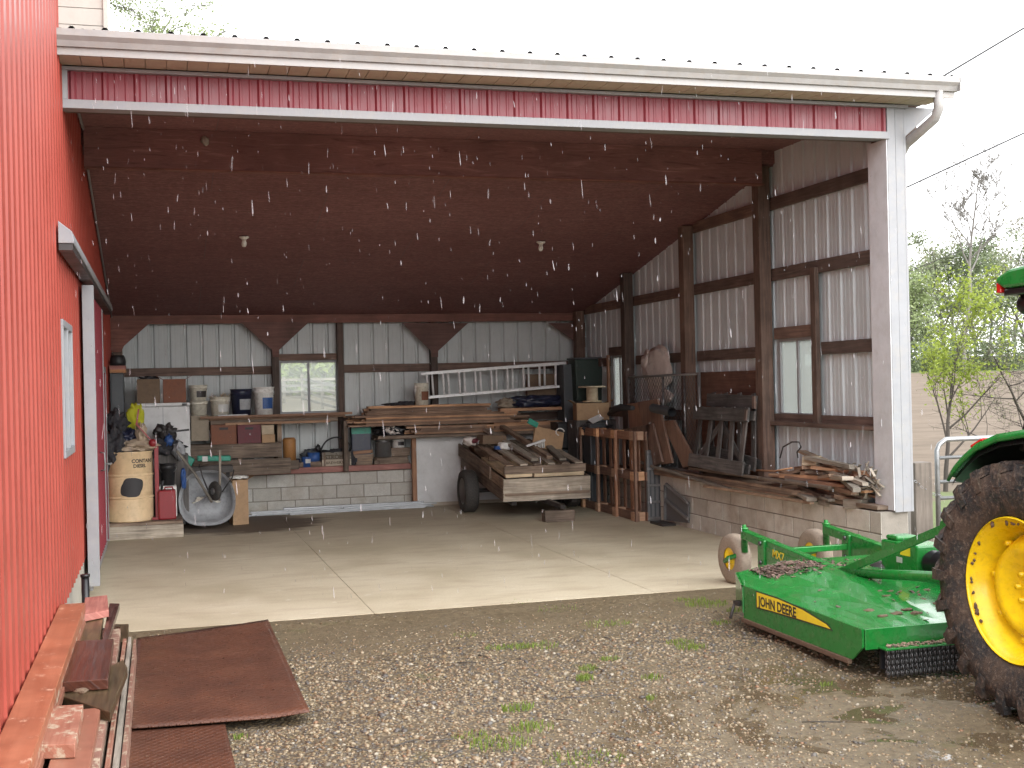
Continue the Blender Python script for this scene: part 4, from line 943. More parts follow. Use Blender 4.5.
x0,x1,z0,z1=LR(375,439,392,465); bucket('pail',((x0+x1)/2,8.42,zt2),(x1-x0)/2*1.0,(x1-x0)/2*.86,z1-zt2,'galv','grey metal pail turned upside down on the ledge boards','pail',handle=False)
x0,x1,z0,z1=LR(393,438,405,454); zz=zt2+.13
MB().bx(x0-.03,x1+.08,8.40,8.52,zt2,zz,jit=.01).build('rubble_block','w_brown',bevel=.01,tag=('rough brown block under the white paint can','block'))
bucket('paint_can',((x0+x1)/2,8.44,zz),(x1-x0)/2,(x1-x0)/2,z1-zz,'white_plastic','white paint can with dark drips beside the orange stud','can',label_mat='dark_steel')
# junk bags above (under the lumber)
za=aY(8.3,390,437.5).z; x0,x1=aY(8.3,373,430).x,aY(8.3,412,430).x
MB().bx(x0,x1,8.25,8.52,za-.03,za).build('small_shelf','w_brown',bevel=.004,tag=('small brown shelf board over the grey pail','shelf'))
crump('black_bag',((x0+x1)/2-.02,8.33,za+.10),(.24,.10,.105),'pvc_black','black rubbish bag on the small shelf below the lumber','bag',71,.35,2.6,flat=.9)
crump('clear_bag',((x0+x1)/2-.02,8.28,za+.10),(.10,.07,.06),'poly_bag','clear crumpled plastic bag in front of the black bag','bag',72,.5,2.6)
MB().bx(aY(8.3,411.5,470).x,aY(8.3,415.8,470).x,8.22,8.30,.0,aY(8.25,413,438).z).build('upright_stud','w_orange',bevel=.004,tag=('orange upright stud at the end of the rear ledge next to the white panel','stud'))
# white panel leaning at rear wall
t=thing('sheet_board',(5.2,8.4,0),'large white sheet panel standing against the rear wall behind the trailer','panel')
x0,x1=aY(8.36,416.5,470).x,6.55; MB().bx(x0,x1,8.36,8.39,.0,aY(8.36,440,436).z).build('sheet','panel_white',t,bevel=.003)
MB().bx(x0,x1,8.352,8.359,.0,.05).build('bottom_trim','w_grey',t)
# ------------------------------------------------------------------ lumber stack on shelf
zl0=aY(8.1,430,434).z; xa=aY(8.1,377,425).x
t_sh=MB().bx(xa,6.4,8.05,8.55,zl0-.05,zl0-.005,jit=.003).build('lumber_shelf','w_brown',bevel=.004,tag=('rough shelf board carrying the lumber stacks on the rear wall','shelf'))
for xx in (4.4,5.6): MB().bx(xx,xx+.05,8.42,8.52,0,zl0-.052).build('shelf_post','w_brown',tag=('brown post under the lumber shelf, '+('behind the white panel left end' if xx<5 else 'behind the trailer'),'post'))
o,z1_=pile('lumber_stack',aY(8.1,405,430).x,aY(8.1,500,430).x,8.08,8.5,zl0,4,.027,.09,'w_lumber','lower stack of mixed short boards on the rear lumber shelf','lumber stack',81,lenvar=.35,jit=.008)
o,z2_=pile('lumber_stack',aY(8.1,482,430).x,aY(8.1,572,430).x,8.1,8.5,zl0,5,.027,.09,'w_lumber','short dark stack of boards above the trailer junk','lumber stack',82,lenvar=.3,jit=.01)
o,z3_=pile('lumber_stack',aY(8.1,345,420).x,aY(8.1,530,410).x,8.06,8.5,max(z1_,z2_)+.002,6,.026,.10,'w_lumber','long orange brown lumber stack reaching toward the window','lumber stack',83,lenvar=.3,jit=.004)
o,z4_=pile('lumber_stack',aY(8.1,365,405).x,aY(8.1,492,400).x,8.12,8.5,z3_+.002,4,.027,.10,'w_lumber','top stack of straight orange boards under the ladder','lumber stack',84,lenvar=.18,jit=.004)
o,z5_=pile('lumber_stack',aY(8.1,500,402).x,aY(8.1,574,400).x,8.12,8.5,z3_+.002,1,.05,.13,'w_lumber','flat boards under the black bundle at the end of the ladder','lumber stack',85,lenvar=.2,jit=.01)
# long boards on edge of window shelf
for i,(a,b,ya,yb_,m,lab) in enumerate(((200,352,418,413,'w_orange','long thin orange board lying along the front of the window shelf'),(225,330,424,421,'w_lumber','long brown board under the front of the window shelf'))):
    p,q=aY(8.03,a,ya),aY(8.03,b,yb_); board(p,q,.09,.035,m,lab)
# ladder
lad=thing('aluminium_ladder',(5.2,8.3,z4_),'aluminium extension ladder lying on edge over the lumber','ladder')
for sy in (8.22,8.34):
    o_=0 if sy<8.3 else 5
    for (a,b) in (((421+o_,374-o_*.2),(566,363.5-o_*.2)),((423+o_,398-o_*.2),(566,386-o_*.2))):
        MB().beam(aY(sy,*a),aY(sy,*b),.03,.034).build('rail','aluminium',lad,bevel=.003)
    for i in range(9):
        u=(i+.35)/9; a=aY(sy,421+o_+(145)*u,374-o_*.2-10.5*u); b=aY(sy,423+o_+143*u,398-o_*.2-12*u); MB().tube([a,b],.017,8).build('rung','aluminium',lad)
x0,x1,z0,z1=rY(8.2,414,383,428,401); p=bucket('paint_bucket',((x0+x1)/2,8.16,z4_),(x1-x0)/2*.92,(x1-x0)/2,z1-z4_,'cream_plastic','cream paint bucket leaning at the foot of the ladder on the lumber','bucket',label_mat='rust_box')
crump('black_tarp',(aY(8.1,540,400).x,8.22,z5_+.09),(.42,.12,.10),'navy','dark blue plastic tarp bundled on the lumber below the ladder','tarp',91,.3,2.4,flat=.85)
crump('tarp_roll',(aY(8.1,508,400).x,8.2,z5_+.07),(.12,.10,.08),'tan_box','small brown wad at the end of the tarp bundle','wad',92,.45,2.4,flat=.8)
x0,x1,z0,z1=rY(8.45,527,374,556,388); cbox('carton',x0,x1,8.43,8.54,z4_,z1,'box_brown','brown carton standing behind the ladder rungs','box')
x0,x1,z0,z1=rY(8.38,368,398,405,404); crump('debris_heap',((x0+x1)/2+.25,8.3,z4_+.02),(.22,.08,.035),'dark_cloth','dark rags lying on the lumber left of the paint bucket','rags',93,.5,3)
# ------------------------------------------------------------------ rear right corner
zf=0
t=thing('black_tub_stack',(6.35,8.0,0),'stack of dark bins in the rear corner behind the orange pallet','bins')
x0,x1,z0,z1=rY(7.7,560,422,582,447); MB().box(((x0+x1)/2,7.95,z1-.2),(x1-x0,.4,.4),None,None,1.12).build('bin','black_plastic',t,bevel=.02)
x0,x1,z0,z2=rY(7.7,560,440,583,480); MB().bx(x0,x1,7.72,8.2,0,z1-.41).build('bin','charcoal',t,bevel=.02)
x0,x1,z0,z1=rY(7.9,566,364,580,421)
MB().bx(x0,x1+.05,8.0,8.35,1.0,z1).build('dark_locker','charcoal',bevel=.01,tag=('dark grey locker against the rear wall at the end of the ladder','locker'))
MB().bx(x0,x1+.05,8.0,8.35,0,.997).build('locker_base','dark_cloth',bevel=.01,tag=('dark base box under the dark grey locker','box'))
x0,x1,z0,z1=rY(7.8,577,359,606,401)
t=thing('green_bin',((x0+x1)/2,8.0,z0),'tall dark green plastic bin high in the corner behind the wooden spool','bin')
MB().box(((x0+x1)/2,8.0,(z0+z1)/2),(x1-x0,.34,z1-z0),None,None,1.08).build('body','dark_green',t,bevel=.02); MB().box(((x0+x1)/2,8.0,z1+.012),((x1-x0)*1.12,.38,.03)).build('lid','charcoal',t,bevel=.01)
MB().bx(x0+.02,x1,7.84,8.2,0,z0-.002).build('support_crate','w_dark',bevel=.01,tag=('dark crate column under the green bin','crate'))
x0,x1,z0,z1=rY(7.3,579,403,610,420)
for i in range(1):
    t=cbox('carton',x0,x1,7.3,7.62,z0,z1,'cardboard','tan cardboard carton under the wooden cable spool','box',flaps=True,rz=-.15)
MB().bx(x0-.06,x1+.08,7.25,7.68,.0,z0-.002).build('dark_bench','w_dark',bevel=.01,tag=('dark bench in the corner carrying the cardboard carton','bench'))
a=aY(7.45,592,386); s0,s1=a.z,z1+.012; rr_=aY(7.45,605,386).x-a.x
sp=thing('cable_spool',(a.x,7.45,s1),'pale wooden cable spool standing on the cardboard carton','spool')
MB().lathe([(0,s0-s1-.022),(rr_,s0-s1-.022),(rr_,s0-s1),(0,s0-s1)],(a.x,7.45,s1),(0,0,1),28).build('flange','w_pale',sp)
MB().lathe([(rr_*.42,.022),(rr_*.42,s0-s1-.023)],(a.x,7.45,s1),(0,0,1),24).build('drum','w_pale',sp)
MB().lathe([(0,0),(rr_*.7,0),(rr_*.7,.02),(0,.02)],(a.x,7.45,s1),(0,0,1),28).build('flange','w_pale',sp)
crump('black_tarp',(aY(6.9,598,425).x,6.95,aY(6.9,598,427).z),(.20,.13,.07),'dark_cloth','black sheeting heaped on top of the orange pallet end','tarp',101,.5,2.5)
a=aY(6.8,596,419); MB().box(a,(.20,.12,.006),rotm(.5,-.35,.2)).build('white_sheet','panel_white',tag=('small white sheet lying on the black sheeting by the spool carton','sheet'))
MB().bx(6.55,6.80,6.8,7.1,0,a.z-.06).build('dark_drum_stand','charcoal',bevel=.02,tag=('dark upright box behind the orange pallet under the black sheeting','box'))
a,b=aX(6.62,609,414),aX(6.62,633,408); mb=MB(); mb.tube([a,a+Vector((.02,-.2,.07)),(a+b)/2+Vector((0,0,.05)),b],[.03,.05,.05,.03],12); mb.build('rubber_hose','black_plastic',tag=('fat black rubber hose arched over the top of the pallet','hose'))
# ------------------------------------------------------------------ orange pallet on edge
P0=aX(6.50,637,521); P1=aX(6.50,581,512); ya,yb=P0.y,P1.y; H=1.16
pal=thing('wooden_pallet',(6.56,(ya+yb)/2,0),'orange brown wooden pallet stood on edge beside the trailer','pallet')
xf,xb_=6.50,6.66
for i in range(4):
    y=ya+.004+(yb-ya-.06)*i/3; MB().bx(xf-.012,xf+.02,y,y+.052,.0,H,jit=.003).build('slat','w_pallet',pal,bevel=.003)
for i in range(9):
    y=ya+.02+(yb-ya-.12)*i/8; MB().bx(xb_,xb_+.018,y,y+.085,.0,H,jit=.003).build('slat','w_pallet',pal,bevel=.003)
for z in (.0,.52,H-.12):
    MB().bx(xf+.022,xf+.040,ya,yb,z+.005,z+.115,jit=.002).build('stringer','w_pallet',pal,bevel=.003); MB().bx(xb_-.020,xb_-.001,ya,yb,z+.005,z+.115,jit=.002).build('stringer','w_pallet',pal,bevel=.003)
    for k in range(4):
        y=ya-.002+(yb-ya-.135)*k/3; MB().bx(xf-.016,xb_-.022,y+(.054 if k<3 else -.0),y+(.175 if k<3 else .074),z+.004,z+.118).build('spacer_block','w_blockend',pal,bevel=.003)
# grey slatted plastic panel and galvanised frame
x0,x1=aY(ya-.02,648,480).x,aY(ya-.02,665,480).x; zt=aY(ya,655,450).z
gp_=thing('plastic_board',((x0+x1)/2,ya+.05,0),'grey slatted plastic panel standing upright against the end of the pallet','panel')
MB().bx(x0,x1,ya+.0,ya+.05,.0,zt).build('sheet','mid_grey',gp_,bevel=.005)
for k in range(5): MB().bx(x0-.004,x1+.004,ya-.015,ya-.001,.02+k*(zt-.06)/4,.05+k*(zt-.06)/4).build('rib','galv',gp_,bevel=.003)
for k in range(3): MB().bx(x0+.03+k*.06,x0+.05+k*.06,ya-.006,ya-.001,.06,zt-.05).build('rib','charcoal',gp_)
fr=thing('galvanised_frame',(6.78,4.6,0),'galvanised metal rack lying against the block wall by the grey panel','metal rack')
XF_=6.79
q=[aX(XF_,665,484),aX(XF_,688,503),aX(XF_,688,523),aX(XF_,665,520)]
MB().add([tuple(v) for v in q]+[(v.x+.02,v.y,v.z) for v in q],[(0,1,2,3),(7,6,5,4),(0,4,5,1),(1,5,6,2),(2,6,7,3),(3,7,4,0)]).build('back_sheet','mid_grey',fr)
for a,b in (((666,484),(688,503)),((665,499),(688,519))): MB().beam(aX(XF_-.02,*a),aX(XF_-.02,*b),.03,.035).build('rail','steel_strip',fr,bevel=.004)
MB().beam(aX(XF_-.02,665,485),aX(XF_-.02,665,520),.025,.03,up=(1,0,0)).build('rail','galv',fr); MB().bx(6.60,6.78,4.35,4.75,.0,.03).build('foot','dark_steel',fr)
# leaning brown boards
def leanboard(px,X,lab,m='w_plywood',th=.03):
    P=[aX(X,*q) for q in px]; mb=MB(); V=[tuple(p) for p in P]+[(p.x+th,p.y,p.z) for p in P]
    uv=[[(P[i].z,P[i].y) for i in (0,1,2,3)],[(0,0),(1,0),(1,.1),(0,.1)]]+[[(0,0),(1,0),(1,.02),(0,.02)]]*4
    mb.add(V,[(0,1,2,3),(7,6,5,4),(0,4,5,1),(1,5,6,2),(2,6,7,3),(3,7,4,0)],uv); return mb.build('plank',m,bevel=.003,tag=(lab,'plank'))
leanboard([(627,404),(641,402),(650,470),(634,470)],6.80,'leaning reddish plank, rearmost behind the pallet top')
leanboard([(637,402),(657,399),(672,463),(652,466)],6.74,'widest reddish brown plank leaning above the pallet end','w_plywood')
leanboard([(661,421),(673,420),(696,463),(683,468)],6.77,'reddish brown plank leaning out over the ledge lumber','w_plywood')
leanboard([(645,425),(652,423),(662,462),(654,466)],6.70,'narrow pale plank leaning in front of the wide reddish one','w_girt')
leanboard([(598,434),(650,424),(650,430),(598,440)],6.70,'grey board lying level across the top of the pallet','w_brown')
a,b=aX(6.66,653,408),aX(6.66,672,412); mb=MB(); mb.tube([a,b],.058,18,cap=False); mb.tube([b,a],.050,18,cap=False); mb.build('culvert_pipe','charcoal',tag=('short dark corrugated pipe end resting among the leaning planks','pipe'))
# chain link panel
Y0,Y1=3.75,6.05; XC=6.86
kp=thing('chain_link_panel',(XC,4.9,.6),'tall grey chain link kennel panel standing on the ledge before the posts','fence panel')
for a,b,r in (((XC,Y0,.66),(XC,Y0,1.90),.022),((XC,Y1,.66),(XC,Y1,1.87),.018),((XC,Y0,1.88),(XC,Y1,1.86),.016),((XC,Y0,.7),(XC,Y1,.7),.016),((XC,4.85,.7),(XC,4.85,1.87),.016),((XC+.03,4.25,.7),(XC+.03,4.25,1.87),.014)):
    MB().tube([a,b],r,10).build('frame_tube','galv',kp)
mb=MB()
g=.085
for k in range(int((Y1-Y0+1.2)/g)):
    for sgn in (1,-1):
        y=Y0-1.17+k*g; 
        pts=[]
        a0,b0=(y,.70),(y+1.17,1.87)
        if sgn<0: a0,b0=(y+1.17,.70),(y,1.87)
        # clip to Y0..Y1
        (p0,z0_),(p1,z1__)=a0,b0
        def cl(p,z,p2,z2):
            if p<Y0: tt=(Y0-p)/(p2-p); return Y0,z+(z2-z)*tt
            if p>Y1: tt=(Y1-p)/(p2-p); return Y1,z+(z2-z)*tt
            return p,z
        if max(p0,p1)<=Y0 or min(p0,p1)>=Y1: continue
        c0=cl(p0,z0_,p1,z1__); c1=cl(p1,z1__,p0,z0_)
        mb.tube([(XC+.004*sgn,c0[0],c0[1]),(XC+.004*sgn,c1[0],c1[1])],.0022,3,cap=False)
mb.build('wire_mesh','charcoal',kp)
mb=MB(); mb.blob((7.0,5.35,1.93),(.055,.40,.34),4,.22,1.8,111); mb.blob((6.98,5.2,1.6),(.05,.33,.12),3,.3,2,112); mb.blob((7.0,5.7,2.02),(.05,.16,.2),3,.3,2,113); mb.build('plastic_sack','poly_bag',tag=('cloudy plastic wrapped bundle hanging on the right wall behind the wire panel','plastic bundle'))
MB().tube([(6.88,5.9,1.6),(6.88,5.2,.8)],.014,6).build('pry_bar','galv',tag=('thin steel rod leaning diagonally behind the chain link panel','rod'))
# plywood piece + dark pallets
MB().bx(7.04,7.06,2.43,4.25,.72,1.90).build('plywood_sheet','w_oldply',bevel=.003,tag=('brown plywood sheet fixed to the wall between two posts behind the dark pallets','plywood'))
def darkpallet(name,B0,B1,T0,T1,lab,nsl=5,th=.09,diag=True):
    B0,B1,T0,T1=map(Vector,(B0,B1,T0,T1)); t=thing(name,(B0+B1)/2,lab,'pallet')
    def pt(u,v): return (B0*(1-u)+B1*u)*(1-v)+(T0*(1-u)+T1*u)*v
    nn=((B1-B0).cross(T0-B0)).normalized()
    if nn.x>0: nn=-nn
    for v,wd in ((.07,.15),(.86,.15)):
        MB().beam(pt(-.02,v)+nn*.03,pt(1.02,v)+nn*.03,.025,wd,up=(T0-B0)).build('stringer','w_dark',t,bevel=.004)
        MB().beam(pt(-.0,v)-nn*.06,pt(1,v)-nn*.06,.022,wd*.7,up=(T0-B0)).build('stringer','w_dark',t,bevel=.004)
    for i in range(nsl):
        u=.07+.86*i/(nsl-1); d=rng.uniform(-.03,.03); MB().beam(pt(u+d,.0),pt(u-d,.98),.085,.02,up=nn).build('slat','w_dark',t,bevel=.003)
    if diag:
        for (u0,v0,u1,v1) in ((.05,.1,.5,.8),(.95,.1,.45,.75)): MB().beam(pt(u0,v0)-nn*.03,pt(u1,v1)-nn*.03,.07,.02,up=nn).build('brace','w_dark',t,bevel=.003)
    MB().beam(pt(1.0,.78)+nn*.045,pt(1.0,.94)+nn*.045,.05,.03,up=nn).build('end_block','w_girt',t)
    return t
darkpallet('dark_pallet',aX(6.70,692,464),aX(6.70,744,474),aX(6.80,698,405),aX(6.80,751,406),'nearer dark weathered pallet leaning against the post on the ledge')
darkpallet('dark_pallet',aX(6.86,708,455),aX(6.86,757,470),aX(6.93,711,391),aX(6.93,758,392),'second dark pallet leaning behind the nearer one, its top board higher',4,diag=False)
# ledge lumber
o,zL=pile('ledge_lumber',6.74,7.03,.9,6.1,.602,3,.028,.09,'w_brown','long weathered boards stacked along the top of the right block wall','lumber stack',121,axis='y',lenvar=.5,jit=.006)
for i,(a,b,m,lab) in enumerate((((640,462),(730,489),'w_grey','thin grey strip projecting along the block wall top by the planks'),((690,468),(830,488),'w_brown','brown board along the front lip of the ledge under the dark pallets'),((705,486),(812,503),'w_brown','dark long board at the front lip of the ledge'))):
    board(aX(6.72,*a),aX(6.72,*b),.05,.03,m,lab)
MB().bx(6.83,6.98,-.05,1.1,.600,.640,jit=.004).build('sill_board','w_brown',bevel=.005,tag=('thick brown board lying on the block wall top beside the white corner post','board'))
# scrap heap, every piece its own object
rr=random.Random(131); ws=['w_lumber','w_grey','w_brown','w_grey','w_plywood','w_brown']
adj={'w_lumber':'orange brown','w_grey':'grey','w_brown':'dark brown','w_girt':'brown','w_plywood':'reddish'}
lvl=0
for i in range(64):
    m=rr.choice(ws); L=rr.uniform(.25,1.25); k=i/63; y=rr.uniform(.15+L*.3,1.75-L*.15); z=.65+k*.36*rr.uniform(.6,1.05)*(1.0-.25*(y>1.2)); an=PI/2+rr.gauss(0,.24); 
    x=rr.uniform(6.80,7.0); dx=math.cos(an)*L/2; dy=math.sin(an)*L/2; tl=rr.gauss(0,.09)
    y=min(max(y,L/2-.02),1.85); a=(x-dx*.6,y-dy,z-tl*L/2); b=(x+dx*.6,y+dy,z+tl*L/2)
    w_=rr.uniform(.04,.12); h_=rr.uniform(.018,.04)
    if a[0]>7.03 or b[0]>7.03: a=(min(a[0],7.02),a[1],a[2]); b=(min(b[0],7.02),b[1],b[2])
    mb=MB(); mb.beam(a,b,w_,h_,jit=.004,r=rr.random()); mb.build('scrap_board',m,tag=('weathered scrap board in the loose heap on the block wall by the corner post','board','loose scrap boards heaped on the ledge'))
for i,(px,py,w_,h_,d_,m,lab) in enumerate(((812,461,.17,.10,.1,'w_pale','pale short wood chunk bound on top of the scrap heap by the post'),(828,500,.20,.11,.12,'w_grey','grey wood chunk on the front of the scrap heap, nearer the pallets'),(856,504,.20,.09,.12,'w_grey','cut wood block end on the ledge near the white corner post'),(845,495,.09,.11,.1,'w_brown','small upright wood block between the two grey chunks'))):
    X=6.87; p=aX(X,px,py); MB().box((X,p.y,p.z),(d_,w_,h_),rotm(0,.1,rr.uniform(-.4,.4)),jit=.01).build('wood_chunk',m,bevel=.006,tag=(lab,'wood chunk'))
pts=[aX(6.9,*q) for q in ((780,458),(783,447),(792,442),(799,442),(801,447),(797,452),(798,458))]; MB().tube([tuple(p) for p in pts],.008,6).build('bent_wire','dark_steel',tag=('bent black wire loop sticking out above the scrap heap','wire'))
pts=[aX(6.85,*q) for q in ((748,470),(775,471),(792,468))]; MB().tube([tuple(p) for p in pts],.011,6).build('yellow_rod','w_blockend',tag=('thin yellow brown stick lying beside the foot of the near post','stick'))
mb=MB()
for i in range(46):
    y=rr.uniform(.05,.5); z=rr.uniform(.72,1.0); a=Vector((rr.uniform(6.83,6.95),y,z)); b=a+Vector((rr.uniform(-.02,.02),rr.uniform(-.15,.15),rr.uniform(-.12,.1))); mb.beam(a,b,.025,.008)
mb.build('splinter_pile','w_grey',tag=('tangle of short splintered wood pieces next to the white corner post','splinters'))
# ------------------------------------------------------------------ trailer
TX,TY=4.99,5.9
tr=thing('farm_trailer',(5.6,7.0,0),'small weathered wooden box trailer loaded with boards, its nose down on a wood block','trailer')
def T(u,v,w_): return Vector((TX+u,TY+v,.25+.135*v+w_))
W_,L_=1.22,2.35; Rt=rotm(math.atan(.135),0,0)
def tb(u0,u1,v0,v1,w0,w1,nm,m,par=tr,bev=.004,jit=.003):
    c=T((u0+u1)/2,(v0+v1)/2,(w0+w1)/2); return MB().box(c,(u1-u0,v1-v0,w1-w0),Rt,None,None,jit).build(nm,m,par,bevel=bev)
tb(0,W_,-.03,.0,.10,.30,'front_board','w_grey'); tb(0,W_,-.03,.0,.0,.095,'front_board','w_grey'); tb(0.02,W_-.02,-.05,-.031,.075,.115,'front_batten','w_brown')
tb(.0,.03,.0,L_,.16,.30,'side_board','w_brown'); tb(0,.03,.0,L_,.0,.155,'side_board','w_brown'); tb(W_-.03,W_,0,L_,.0,.30,'side_board','w_brown'); tb(0.03,W_-.03,L_-.03,L_,0,.38,'rear_board','w_brown')
tb(-.03,-.001,.55,L_,.18,.36,'side_board','w_brown')
tb(.03,W_-.03,.0,L_-.03,0,.03,'floor','w_dark')
tb(.15,.22,.1,L_,-.08,-.001,'chassis_rail','dark_steel'); tb(W_-.22,W_-.15,.1,L_,-.08,-.001,'chassis_rail','dark_steel')
MB().tube([(4.86,7.2,.30),(6.36,7.2,.30)],.03,10).build('axle','dark_steel',tr); MB().bx(5.2,5.26,7.16,7.24,.30,.38).bx(5.95,6.01,7.16,7.24,.30,.38).build('axle_bracket','dark_steel',tr)
def tyre(c,r,w_,par,axis=(1,0,0),nm='wheel'):
    pr_=[(r*.62,-w_*.42),(r*.80,-w_*.5),(r*.93,-w_*.45),(r,-w_*.3),(r,w_*.3),(r*.93,w_*.45),(r*.80,w_*.5),(r*.62,w_*.42)]
    wh=MB().lathe(pr_,c,axis,32).build(nm,'old_tyre',par)
    MB().lathe([(0,-w_*.1),(r*.25,-w_*.2),(r*.3,-w_*.05),(r*.5,-w_*.08),(r*.6,-w_*.38),(r*.63,-w_*.40),(r*.63,w_*.40),(r*.5,w_*.1),(0,w_*.1)],c,axis,24).build('rim','galv',wh); return wh
tyre((4.84,7.2,.30),.30,.21,tr); tyre((6.38,7.2,.30),.30,.17,tr)
MB().beam(T(.6,.3,-.04),(5.64,5.42,.20),.05,.06).build('drawbar','dark_steel',tr); MB().box((5.645,5.40,.205),(.07,.10,.05),rotm(.2,0,0)).build('coupling','dark_steel',tr,bevel=.01)
MB().bx(5.42,5.83,5.42,5.58,0,.15,jit=.006).build('wood_block','w_brown',bevel=.008,tag=('short thick wood block propping the trailer drawbar','block'))
# load
lp=thing('pallet',T(W_/2,.9,.30),'grey brown slatted pallet lying on top of the trailer','pallet')
tb(.03,W_-.05,.0,.05,.36,.46,'stringer','w_brown',lp); tb(.06,W_-.08,.9,.95,.36,.44,'stringer','w_brown',lp); tb(.06,W_-.08,1.7,1.75,.36,.44,'stringer','w_brown',lp)
for i in range(6): u=.05+i*.195; tb(u,u+.11,.0,1.85,.462,.484,'slat','w_grey' if i%2 else 'w_brown',lp,jit=.006)
for i,(u0,u1,v0,v1,lab) in enumerate(((.05,.42,.02,1.3,'pale plank under the pallet at the left front of the trailer'),(.45,1.15,.01,1.1,'pale wide plank under the pallet at the right front of the trailer'),(.1,1.1,1.2,2.2,'brown plank lying under the pallet at the trailer rear'))):
    o=tb(u0,u1,v0,v1,.305,.352,'plank','w_pale' if i<2 else 'w_brown',None); settag(o,lab,'plank')
for a,b,w_,h_,m,lab in ((T(.5,.15,.51),T(.35,2.1,.60),.10,.04,'w_grey','long grey board lying diagonally over the trailer pallet'),(T(.74,.25,.51),T(.62,2.2,.62),.08,.05,'w_brown','dark board beside the diagonal grey one on the trailer load'),(T(.88,.1,.51),T(1.05,1.9,.55),.09,.03,'w_grey','grey board along the right side of the trailer load')):
    board(a,b,w_,h_,m,lab)
c=aY(6.9,548,441); MB().box(c+Vector((.0,0,.02)),(.46,.05,.30),rotm(-.2,.25,.1)).build('cardboard_sheet','cardboard',bevel=.01,tag=('folded brown cardboard carton propped up on the trailer load','cardboard'))
c=aY(6.8,533,423); MB().box(c,(.16,.03,.08),rotm(0,.5,.1)).build('green_carton','teal',bevel=.008,tag=('small green carton flap on top of the brown cardboard','carton'))
c=aY(6.75,560,432); MB().tube([c+Vector((math.cos(a)*.06,0,math.sin(a)*.05)) for a in [i*.4 for i in range(12)]],.009,6).build('rope_loop','white_plastic',tag=('white rope loop at the right edge of the cardboard on the trailer','rope'))
c=aY(7.3,488,441); MB().box(c+Vector((.05,0,.02)),(.36,.28,.13),rotm(0,.05,.1)).build('carton','box_brown',bevel=.01,tag=('low brown carton at the rear left of the trailer load','box'))
c=aY(7.3,470,441); MB().blob(c,(.10,.08,.06),3,.4,2.4,141).build('rag','poly_bag',tag=('white and red rag on the rear left corner of the trailer','rag')); MB().blob(c+Vector((.06,-.05,.0)),(.05,.05,.035),3,.4,2.4,142).build('rag','maroon',tag=('small red rag next to the pale one on the trailer corner','rag'))
c=aY(7.0,505,446); t=thing('white_jug',c-Vector((0,0,.05)),'white plastic jug lying among the trailer boards','jug'); MB().box(c,(.20,.12,.10),rotm(0,.1,.3)).build('body','white_plastic',t,bevel=.025); MB().box(c+Vector((-.12,-.03,-.02)),(.09,.06,.05),rotm(0,.1,.3)).build('cap','blue',t,bevel=.01)
a,b=aY(6.6,526,446),aY(6.6,545,440); board(a,b,.05,.03,'panel_white','white strip sticking up across the trailer boards','strip','strip'); c=aY(6.7,541,448); t=thing('trim_pieces',c,'cluster of white plastic handles on the trailer load','plastic pieces')
for k in range(3): MB().tube([c+Vector((-.08+.05*k,0,0)),c+Vector((-.08+.05*k,.0,.08)),c+Vector((-.05+.05*k,.02,.09)),c+Vector((-.05+.05*k,.02,0))],.012,6).build('handle','white_plastic',t)
# metal strips on the floor along rear wall
rr=random.Random(77)
for i in range(14):
    a=aZ(.015,rr.uniform(238,300),rr.uniform(506.5,515)); b=aZ(.015,rr.uniform(395,425),rr.uniform(500.5,507))
    a.y=min(a.y,8.0+.3*rr.random()); b.y=min(b.y,8.1+.22*rr.random()); a.z=b.z=.014+.024*(i%3); mb=MB(); mb.beam(a,b,.05,.022,r=rr.random()); mb.build('metal_strip','steel_strip',tag=('long thin metal trim strip lying on the concrete along the rear block wall','metal strip','metal strips on the floor by the rear wall'))
a=aZ(.03,280,509.5); b=aZ(.03,418,503); a.y=min(a.y,8.15); b.y=min(b.y,8.15); a.z=b.z=.085; MB().beam(a,b,.04,.032).build('metal_tube','steel_strip',bevel=.006,tag=('bright square metal tube, topmost of the strips on the floor','metal tube'))
# ------------------------------------------------------------------ rotary mower
mw=thing('rotary_mower',(5.87,-2.2,-.04),'green rotary mower with yellow side decal and chain guard, parked in front of the shed','mower')
XL,XRm=4.73,7.02; YR,YF=-1.12,-3.16
# deck: rounded box outline with chamfered rear corners, top falls a little towards the sides
def deckz(x,k=0):
    d=min(x-XL,XRm-x); return .285+.10*min(1,d/.55)*(1-k*k)
out_=[(XL,-1.60),(XL+.16,YR-.03),(XL+.5,YR),(XRm-.5,YR),(XRm-.16,YR-.03),(XRm,-1.60),(XRm,YF+.10),(XRm-.05,YF),(XL+.07,YF),(XL,YF+.12)]
mb=MB(); xs=[XL+.08,XL+.3,XL+.62,XL+1.14,XRm-.62,XRm-.3,XRm-.08]
V=[];Fs=[]
def yb_(x): return YR-.48*max(0,1-(x-XL)/.18) if x<XL+.18 else (YR-.48*max(0,1-(XRm-x)/.18) if x>XRm-.18 else YR)
xs=[XL,XL+.09,XL+.18,XL+.4,XL+.62,XL+1.14,XRm-.62,XRm-.4,XRm-.18,XRm-.09,XRm]
ys_=[0,.25,.5,.75,1]
for x in xs:
    for k in ys_: V.append((x,yb_(x)+(YF-yb_(x))*k,deckz(x,k)-.015*k))
n=5
for i in range(len(xs)-1):
    for j in range(n-1): Fs.append((i*n+j,i*n+j+1,(i+1)*n+j+1,(i+1)*n+j))
mb.add(V,Fs,None,.5)
mb.build('deck','deck_green',mw)
